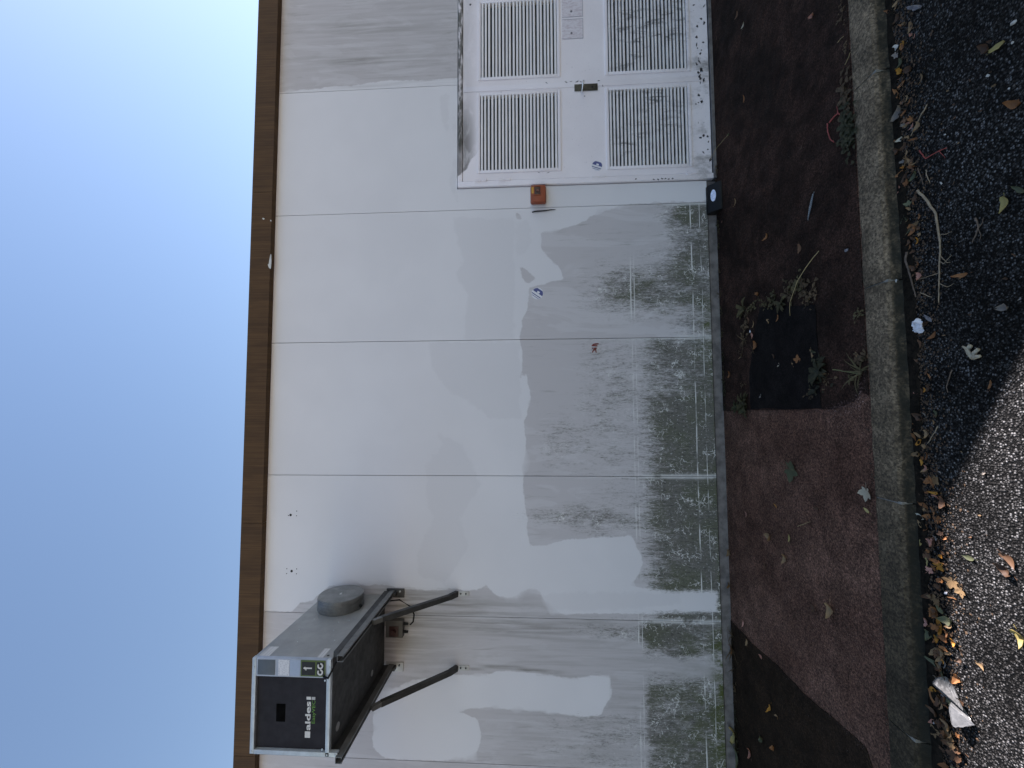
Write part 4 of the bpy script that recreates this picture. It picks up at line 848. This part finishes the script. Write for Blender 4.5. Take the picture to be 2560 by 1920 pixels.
twig('twig', Z([(0.696, -1.79), (0.667, -1.779), (0.616, -1.792), (0.567, -1.803), (0.484, -1.819)], rz), .0055, .0025, tw2, 'short brown bent twig in the gutter beside the long root')
twig('twig', Z([(0.499, -1.841), (0.481, -1.867), (0.464, -1.892)], rz), .002, .0015, tw1, 'short straight stalk on the road beside the long root')
twig('twig', Z([(0.714, -2.089), (0.674, -2.098), (0.651, -2.085), (0.628, -2.071)], rz), .003, .0018, tw2, 'forked brown twig on the open road', [Z([(0.674, -2.098), (0.682, -2.11), (0.704, -2.117)], rz), Z([(0.67, -2.094), (0.643, -2.105), (0.62, -2.094)], rz)])
twig('twig', Z([(1.281, -1.93), (1.254, -1.897), (1.223, -1.867), (1.199, -1.844)], rz), .0022, .0018, tw1, 'thin straight twig slanting over the gutter leaves')
twig('twig', Z([(1.11, -1.88), (1.058, -1.907), (1.057, -1.944), (1.047, -1.999)], rz), .0025, .0015, twr, 'reddish bent stalk on the road beside the gutter leaves', [Z([(1.051, -1.968), (1.01, -1.99)], rz)])
twig('twig', Z([(1.039, -1.868), (0.986, -1.882), (0.955, -1.887)], rz), .002, .0012, tw2, 'thin dark stalk next to the tan leaf pile')
twig('twig', Z([(1.008, -1.906), (0.978, -1.908), (0.946, -1.918)], rz), .0022, .0014, tw1, 'pale thin stalk beside the thin dark stalk')
twig('twig', Z([(0.151, -1.958), (0.086, -1.932), (0.062, -1.934)], rz), .002, .0013, tw2, 'thin twig on the road near the sunlight edge')
twig('twig', Z([(-0.075, -1.884), (-0.119, -1.855), (-0.151, -1.83)], rz), .002, .0013, tw1, 'thin stalk sticking out of the orange leaf drift')
twig('twig', [(a, b, c) for (a, b), c in zip([(2.136, 0.068), (2.203, 0.0), (2.228, -0.149), (2.251, -0.287)], (.03, .05, .05, .012))], .002, .0012, tw3, 'dry straw stalk leaning out from the door foot', cat='stalk')
twig('twig', [(a, b, c) for (a, b), c in zip([(0.886, -1.311), (0.835, -1.245), (0.759, -1.159), (0.651, -1.066), (0.581, -1.016)], (.012, .03, .045, .04, .012))], .0022, .0014, tw3, 'long dry grass stalk arching over the weeds by the black patch', cat='stalk')
twig('twig', Z([(1.55, -1.431), (1.502, -1.429), (1.45, -1.446), (1.416, -1.471)], .012), .0032, .0025, twr, 'curved red stalk on the pavement beside the kerb moss', cat='stalk')
twig('twig', Z([(1.543, -1.447), (1.551, -1.487), (1.548, -1.513), (1.516, -1.535)], .012), .004, .003, twr, 'forked red stalk on the pavement touching the curved one', [Z([(1.548, -1.513), (1.593, -1.506)], .012)], cat='stalk')
twig('twig', Z([(1.921, -1.53), (1.922, -1.551), (1.917, -1.575)], .008), .0015, .0012, tw3, 'thin straw on the pavement edge behind the kerb near the door end', cat='stalk')
twig('twig', Z([(1.766, -1.571), (1.779, -1.592), (1.798, -1.611)], .006), .0015, .0012, tw3, 'thin straw lying over the kerb edge', cat='stalk')
twig('twig', Z([(-0.728, -0.978), (-0.691, -1.052), (-0.666, -1.105)], .003), .0016, .0012, tw3, 'thin straw on the red pavement', cat='stalk')
twig('twig', [(a, b, c) for (a, b), c in zip([(0.207, -1.4), (0.193, -1.473), (0.166, -1.568)], (.03, .03, .015))], .0025, .002, plain('green_stalk', (.12, .13, .05), .7), 'green stalk of the kerb weed pointing towards the black patch', cat='stalk')

# ------------------------------------------------------------------ litter
def crumple(name, cx, cy, z, sx, sy, sz, m, label, cat, seed, rough=.35, sub=3, ang=0, nd=16):
    bm = bmesh.new(); bmesh.ops.create_icosphere(bm, subdivisions=sub, radius=1); r = random.Random(seed)
    dirs = [(Vector((r.gauss(0, 1), r.gauss(0, 1), r.gauss(0, 1))).normalized(), r.uniform(.2, .95)) for _ in range(nd)]
    for v in bm.verts:
        p = v.co.copy()
        for d, t in dirs:
            k = p.dot(d)-t
            if k > 0: p -= d*k*(.9+rough)
        p += Vector((r.uniform(-1, 1), r.uniform(-1, 1), r.uniform(-1, 1)))*rough*.12
        v.co = (p.x*sx, p.y*sy, max(-.15, p.z)*sz)
    me = bpy.data.meshes.new(name); bm.to_mesh(me); bm.free(); me.materials.append(m); o = link(name, me); o.location = (cx, cy, z+.15*sz+.001); o.rotation_euler = (0, 0, ang)
    return tag(o, label, cat)
wpl = plain('white_film', (.15, .15, .147), .25, var=.25, vs=30); wpp = plain('white_paper', (.62, .62, .64), .7, var=.2, vs=40); gpp = plain('grey_paper', (.16, .15, .155), .8, var=.25, vs=40); peb = plain('pale_pebble', (.42, .41, .38), .7, var=.2, vs=50)
x, y = (-1.156, -1.873); x2, y2 = (-1.192, -1.9)
bag = empty('plastic_bag', ((x+x2)/2, (y+y2)/2, ROAD_Z), 'crumpled whitish plastic bag on the sunlit road beside the leaf drift', 'plastic bag')
for (a, b, sx, sy, sz, sd) in ((x, y, .066, .060, .058, 4), (x2, y2, .100, .058, .052, 11)):
    o = crumple('bag_lobe', a, b, ROAD_Z, sx, sy, sz, wpl, None, None, sd, .12, 4, math.atan2(y2-y, x2-x) if sd == 11 else .4, 9); o.location = Vector(o.location)-bag.location; o.parent = bag
x, y = (0.344, -1.811)
crumple('crumpled_paper', x, y, ROAD_Z, .047, .044, .030, wpp, 'crumpled white paper lying on the black road by the kerb', 'paper', 21, .9)
x, y = (0.382, -1.862)
crumple('paper_scrap', x, y, ROAD_Z, .028, .013, .012, gpp, 'grey torn scrap beside the crumpled white paper', 'paper', 22, .9, 2, .6)
x, y = (1.653, -1.801)
crumple('pale_stone', x, y, ROAD_Z, .026, .028, .020, peb, 'rounded whitish stone in the gutter opposite the door', 'stone', 23, .2)
for (lab_, (x, y), s) in [('small white pebble far out on the road opposite the door', (1.333, -2.253), 0.016), ('small grey pebble on the open road opposite the door', (1.212, -2.167), 0.012), ('tiny white pebble beside the yellow tan leaf', (1.267, -2.25), 0.007), ('tiny pale pebble on the road near the orange folded leaf', (1.116, -2.227), 0.006), ('tiny grey pebble on the road near the pale yellow leaf', (0.918, -1.962), 0.008), ('tiny pale pebble on the road near the thick end of the long root', (1.107, -1.991), 0.006)]:
    crumple('pebble', x, y, ROAD_Z, s, s*.9, s*.7, peb, lab_, 'stone', int(x*100), .2, 2)
x, y = (1.744, -1.904)
crumple('torn_strip', x, y, ROAD_Z, .060, .016, .016, gpp, 'greyish torn plastic strip in the gutter opposite the door', 'plastic strip', 31, 1, 3, .9)
x, y = (0.814, -1.502)
crumple('flat_paper', x, y, .004, .034, .024, .006, gpp, 'flat grey paper trodden on the dark pavement near the kerb', 'paper', 32, .8, 3)
x, y = (0.581, -0.501)
crumple('paper_scrap', x, y, .004, .020, .011, .011, wpp, 'tiny white scrap among the weeds at the black patch', 'paper', 33, .8, 2)
x, y = (-0.756, -1.869)
crumple('paper_scrap', x, y, ROAD_Z, .012, .010, .009, wpp, 'tiny white scrap between the tan lobed leaves', 'paper', 34, .8, 2)
x, y = (-1.323, -1.777)
crumple('paper_scrap', x, y, ROAD_Z, .020, .013, .010, peb, 'whitish scrap in the gutter next to the plastic bag', 'paper', 35, .8, 2)
x, y = (0.573, -1.766)
crumple('paper_scrap', x, y, -.02, .012, .009, .008, peb, 'pale chip on the kerb edge at the kerb joint opposite the black patch', 'chip', 36, .5, 2)
# grey feather
mb = MB(); (fa, fb) = [(1.227, -1.28), (1.1, -1.222)]; A = Vector((*fa, .006)); B = Vector((*fb, .006)); t = B-A; s_ = Vector((-t.y, t.x, 0)).normalized()
for i in range(14):
    f0, f1 = i/14, (i+.85)/14
    for sg in (-1, 1):
        wv = .011*math.sin(math.pi*min(1, f0*.8+.18)); p0_ = A+t*f0; p1_ = A+t*f1; o = len(mb.v)
        mb.v += [tuple(p0_), tuple(p1_), tuple(p1_-t*.05+s_*sg*wv+Vector((0, 0, .004))), tuple(p0_-t*.05+s_*sg*wv+Vector((0, 0, .004)))]; mb.f.append((o, o+1, o+2, o+3))
mb.tube([A-t*.12, A+t*.5+Vector((0, 0, .001)), B], [.0012, .001, .0005], 5)
tag(mb.build('feather', plain('feather_grey', (.17, .18, .18), .8, var=.3, vs=80)), 'grey feather lying on the dark pavement between door and kerb', 'feather')
# pale three armed husk
mb = MB(); c0 = Vector((*(0.193, -2.043), rz))
for pl in [[(0.19, -2.043), (0.208, -2.033), (0.228, -2.029), (0.238, -2.019)], [(0.19, -2.043), (0.208, -2.054), (0.219, -2.073)], [(0.189, -2.043), (0.191, -2.056), (0.192, -2.076)], [(0.228, -2.029), (0.236, -2.041)]]:
    mb.tube([(a, b, rz+.004*k) for k, (a, b) in enumerate(pl)], [.0085, .0075, .006, .003][:len(pl)], 7)
tag(mb.build('dry_husk', LC['pale'], smooth=True), 'cream coloured dry husk with curved arms on the black road', 'husk')

# ------------------------------------------------------------------ weeds
wg = {'green': leaf_material('weed_green', (.028, .029, .010), (.052, .050, .018)), 'olive': leaf_material('weed_olive', (.046, .038, .014), (.085, .068, .027)), 'dead': leaf_material('weed_dead', (.060, .038, .018), (.11, .070, .034)), 'moss': leaf_material('weed_moss', (.017, .0175, .007), (.032, .032, .012))}
def weed(x, y, z, size, n, m, label, kind='rosette', group='weeds in the pavement joints', seed=0, ell=(1, 1)):
    r = random.Random(seed+int(x*1000)); v = []; f = []
    for i in range(n):
        a = r.uniform(0, 6.283); L = size*r.uniform(.45, 1.0)*(ell[0]*abs(math.cos(a))+ell[1]*abs(math.sin(a)))/1.2; lift = r.uniform(.15, .9); wd = L*(.17 if kind == 'rosette' else .045)
        if kind == 'clump':
            bx, by = r.gauss(0, size*.35*ell[0]), r.gauss(0, size*.35*ell[1]); L = size*r.uniform(.18, .40); wd = L*.30; o_ = len(v)
            v += [(-.001, 0, .003), (.001, .001, .003), (bx+.001, by+.001, .006), (bx-.001, by, .006)]; f.append((o_, o_+1, o_+2, o_+3))
        else: bx, by = r.gauss(0, size*.05), r.gauss(0, size*.05)
        d = Vector((math.cos(a), math.sin(a), 0)); s = Vector((-d.y, d.x, 0)); o = len(v); k = 4
        for j in range(k+1):
            t = j/k; c = d*(L*t*(1-.12*lift*t))+Vector((bx, by, L*(lift*t-.62*lift*t*t*1.1)+.004+r.uniform(0, .004))); wj = wd*(math.sin(math.pi*min(1, t*.85+.12)) if kind != 'grass' else 1-t*.9)
            v += [tuple(c-s*wj+Vector((0, 0, wj*.4))), tuple(c), tuple(c+s*wj+Vector((0, 0, wj*.4)))]
        for j in range(k):
            b = o+j*3; f += [(b, b+1, b+4, b+3), (b+1, b+2, b+5, b+4)]
    v = [(a_, b_, max(.002, c_)) for a_, b_, c_ in v]
    me = bpy.data.meshes.new('weed'); me.from_pydata(v, [], f); me.materials.append(m)
    for p in me.polygons: p.use_smooth = True
    o = link('weed', me); o.location = (x, y, z); return tag(o, label, 'weed', group)
for i, (x, y, s, n, mk, kd, lab_) in enumerate([(0.758, -0.427, 0.1, 12, 'olive', 'rosette', 'bright olive weed at the wall side corner of the black patch'), (0.754, -0.557, 0.08, 16, 'olive', 'clump', 'olive weed clump next to the corner of the black patch'), (0.733, -0.724, 0.07, 16, 'olive', 'clump', 'low olive weed along the door side edge of the black patch'), (0.731, -0.833, 0.09, 24, 'olive', 'clump', 'dense olive weed on the door side edge of the black patch'), (0.683, -0.922, 0.07, 12, 'olive', 'rosette', 'broad leaved weed on the door side edge of the black patch'), (0.732, -1.005, 0.1, 26, 'dead', 'clump', 'brownish weed clump behind the door side edge of the black patch'), (0.745, -1.088, 0.11, 30, 'olive', 'clump', 'thick weed under the long dry grass stalk'), (0.731, -1.164, 0.1, 26, 'dead', 'clump', 'tall withered weed at the foot of the dry stalk'), (0.674, -1.213, 0.09, 22, 'dead', 'clump', 'withered weed at the kerb side corner of the black patch'), (0.627, -1.197, 0.06, 14, 'dead', 'clump', 'small withered weed on the black patch corner'), (0.706, -0.456, 0.08, 18, 'dead', 'clump', 'withered weed on the wall side of the black patch'), (0.612, -0.427, 0.09, 24, 'dead', 'clump', 'dead weed clump by the tiny white scrap'), (0.529, -0.42, 0.1, 18, 'dead', 'grass', 'dead grass tuft on the wall side of the black patch'), (0.43, -0.367, 0.06, 12, 'dead', 'clump', 'small dead weed between wall and black patch'), (0.428, -0.543, 0.06, 8, 'dead', 'grass', 'thin dead grass on the black patch edge'), (0.281, -1.242, 0.07, 14, 'moss', 'clump', 'dark weed on the kerb side of the black patch'), (0.212, -1.268, 0.1, 22, 'moss', 'rosette', 'dark broad leaved plantain on the kerb side of the black patch'), (0.144, -1.244, 0.1, 24, 'moss', 'clump', 'dark low weed at the kerb side corner of the black patch by the red pavement'), (0.16, -1.306, 0.07, 14, 'dead', 'clump', 'brown weed fringe beside the dark plantain'), (0.048, -0.383, 0.1, 22, 'olive', 'rosette', 'olive plantain at the red pavement corner of the black patch'), (-0.019, -0.378, 0.09, 16, 'green', 'rosette', 'green leafy weed on the red pavement beside the olive plantain'), (0.015, -0.263, 0.07, 12, 'green', 'rosette', 'small green weed next to the leafy weed'), (0.188, -0.359, 0.06, 10, 'dead', 'clump', 'small withered weed on the black patch beside the olive plantain'), (0.177, -1.569, 0.13, 16, 'olive', 'grass', 'spreading olive weed growing from the kerb back edge'), (0.234, -1.568, 0.08, 22, 'dead', 'clump', 'brown weed against the kerb under a tan leaf'), (0.15, -1.5, 0.05, 8, 'olive', 'rosette', 'small round leaved weed beside the spreading kerb weed'), (0.471, -1.576, 0.06, 12, 'olive', 'clump', 'small weed in the joint behind the kerb'), (0.085, -1.163, 0.05, 10, 'dead', 'clump', 'small dead weed on the black patch')]):
    weed(x, y, .004, s, n, wg[mk], lab_, kd, seed=i)
for i, (x, y, s, n, mk, kd, lab_, e0) in enumerate([(1.414, -1.571, 0.105, 170, 'moss', 'clump', 'thick green moss cushion behind the kerb', (1.6, 0.55)), (1.615, -1.56, 0.11, 40, 'dead', 'clump', 'brown withered weed behind the kerb on the door side of the moss', (1.4, 0.6)), (2.039, -1.57, 0.06, 16, 'dead', 'clump', 'small brown weed behind the kerb opposite the far door leaf', (1.5, 0.5)), (1.846, -1.582, 0.05, 12, 'dead', 'clump', 'tiny brown weed behind the kerb beside the thin straw', (1.5, 0.5)), (2.091, 0.072, 0.07, 30, 'dead', 'clump', 'dark withered tuft at the wall foot between door and bait station', (1, 0.7)), (1.598, 0.003, 0.07, 20, 'olive', 'clump', 'olive weed at the wall foot beside the bait station', (1.2, 0.6))]):
    weed(x, min(y, -.03), .003, s, n, wg[mk], lab_, kd, seed=50+i, ell=e0)
for i, (x, mk, kd, s, n) in enumerate([(1.42, 'olive', 'clump', .05, 12), (1.18, 'dead', 'grass', .08, 7), (.98, 'dead', 'grass', .10, 6), (.83, 'olive', 'clump', .05, 9), (.66, 'olive', 'clump', .06, 12), (.42, 'moss', 'clump', .06, 14), (.30, 'olive', 'clump', .05, 12), (.16, 'moss', 'clump', .07, 16), (.02, 'moss', 'clump', .05, 12), (-1.86, 'dead', 'grass', .10, 16), (-1.98, 'dead', 'grass', .12, 18), (-2.12, 'dead', 'grass', .09, 12), (-2.30, 'dead', 'clump', .07, 18), (-2.48, 'moss', 'clump', .06, 14), (-2.62, 'olive', 'clump', .09, 16), (-2.75, 'olive', 'grass', .10, 12)]):
    weed(x, -.03, .002, s, n, wg[mk], '%s growing at the wall foot %s' % ({'clump': 'low %s weed' % {'olive': 'olive', 'dead': 'withered', 'moss': 'dark green'}[mk], 'grass': 'dry grass tuft' if mk == 'dead' else 'olive grass tuft'}[kd],
         'just past the bait station' if x > 1.3 else 'under the round sticker' if x > .9 else 'at the second panel joint' if x > .6 else 'level with the black patch' if x > .25 else 'where the red pavement begins' if x > -.1 else 'at the end of the brown patch' if x > -2.05 else 'beside the brown patch' if x > -2.4 else 'near the picture edge'), kd, 'weeds along the wall foot', 80+i, (1.5, .5))

# ------------------------------------------------------------------ crumbs nobody could count
def crumbs(name, n, fx, z, smin, smax, m, flat=.35):
    v = []; f = []
    for _ in range(n):
        x, y = fx(); s = random.uniform(smin, smax)*random.uniform(.6, 1); a = random.uniform(0, 6.28); o = len(v)
        zz = z if not callable(z) else z(x, y)
        for k in range(4):
            b = a+k*1.571+random.uniform(-.35, .35); v.append((x+s*math.cos(b)*random.uniform(.5, 1), y+s*math.sin(b)*random.uniform(.4, 1), zz+.0008+random.uniform(0, s*flat)))
        v.append((x, y, zz+s*flat+.001)); f += [(o, o+1, o+4), (o+1, o+2, o+4), (o+2, o+3, o+4), (o+3, o, o+4)]
    me = bpy.data.meshes.new(name); me.from_pydata(v, [], f); me.materials.append(m); return tag(link(name, me), kind='stuff')
crumbs('gutter_litter', 6500, lambda: (random.uniform(-2.2, 2.4), -1.762-abs(random.gauss(0, .075))), ROAD_Z, .002, .010, leaf_material('crumb_brown', (.035, .022, .013), (.10, .06, .032)))
crumbs('gutter_litter_pale', 500, lambda: (random.uniform(-2.0, 2.2), -1.77-abs(random.gauss(0, .07))), ROAD_Z, .002, .007, leaf_material('crumb_tan', (.14, .085, .04), (.24, .16, .085)))
crumbs('road_grit', 700, lambda: (random.uniform(-2.0, 2.4), random.uniform(-2.5, -1.8)), ROAD_Z, .0012, .0038, plain('grit_grey', (.12, .12, .115), .8))
crumbs('wall_foot_litter', 900, lambda: (random.uniform(-3, 3.9), -.004-abs(random.gauss(0, .022))), .002, .002, .008, leaf_material('crumb_dark', (.030, .022, .012), (.07, .052, .026)))
crumbs('pavement_grit', 500, lambda: (random.uniform(-2.8, 3.6), random.uniform(-1.58, -.05)), .004, .001, .004, plain('grit_tan', (.13, .10, .085), .8))
crumbs('kerb_back_litter', 700, lambda: (random.uniform(-2.4, 3.2), -1.598+random.gauss(0, .012)), .003, .002, .007, leaf_material('crumb_mould', (.022, .018, .010), (.05, .04, .02)))

EDGE = [(-0.017, 0.074), (-0.011, -0.401), (-0.006, -0.957), (-0.003, -1.317), (0.009, -1.418), (0.031, -1.501), (0.084, -1.548), (0.153, -1.576)]
def on_edge(path, sx):
    i = random.randrange(len(path)-1); t = random.random(); return (path[i][0]+(path[i+1][0]-path[i][0])*t+random.gauss(0, sx), min(-.02, path[i][1]+(path[i+1][1]-path[i][1])*t+random.gauss(0, sx)))
crumbs('patch_edge_crumbs', 420, lambda: on_edge(EDGE, .014), .003, .0015, .006, plain('crumb_red', (.09, .05, .042), .9, var=.4, vs=60))
crumbs('patch_edge_stones', 160, lambda: (lambda q: (q[0]-abs(random.gauss(0, .05)), q[1]))(on_edge(EDGE[3:], .02)), .002, .0015, .0042, plain('stone_pink', (.34, .23, .20), .8))
DIAG = [(-1.763, 0.052), (-1.759, -0.331), (-1.726, -0.664), (-1.724, -0.976), (-1.692, -1.206), (-1.672, -1.398), (-1.669, -1.527)]
crumbs('brown_edge_crumbs', 320, lambda: on_edge(DIAG, .012), .003, .0012, .005, plain('crumb_brown_edge', (.055, .034, .028), .9, var=.4, vs=60))

# leaves that would share a description are told apart by where they lie among their likes
seen = {}
for o in bpy.data.objects:
    if o.parent is None and o.get('group') in ('fallen leaves in the gutter', 'leaf scraps on the road', 'weeds along the wall foot'): seen.setdefault(o['label'], []).append(o)
for lab_, os_ in seen.items():
    if len(os_) in (2, 3):
        os_.sort(key=lambda q: -q.location.x)
        for q, wd_ in zip(os_, ('door-side', 'unit-side') if len(os_) == 2 else ('door-side', 'middle', 'unit-side')): q['label'] = wd_+' '+lab_
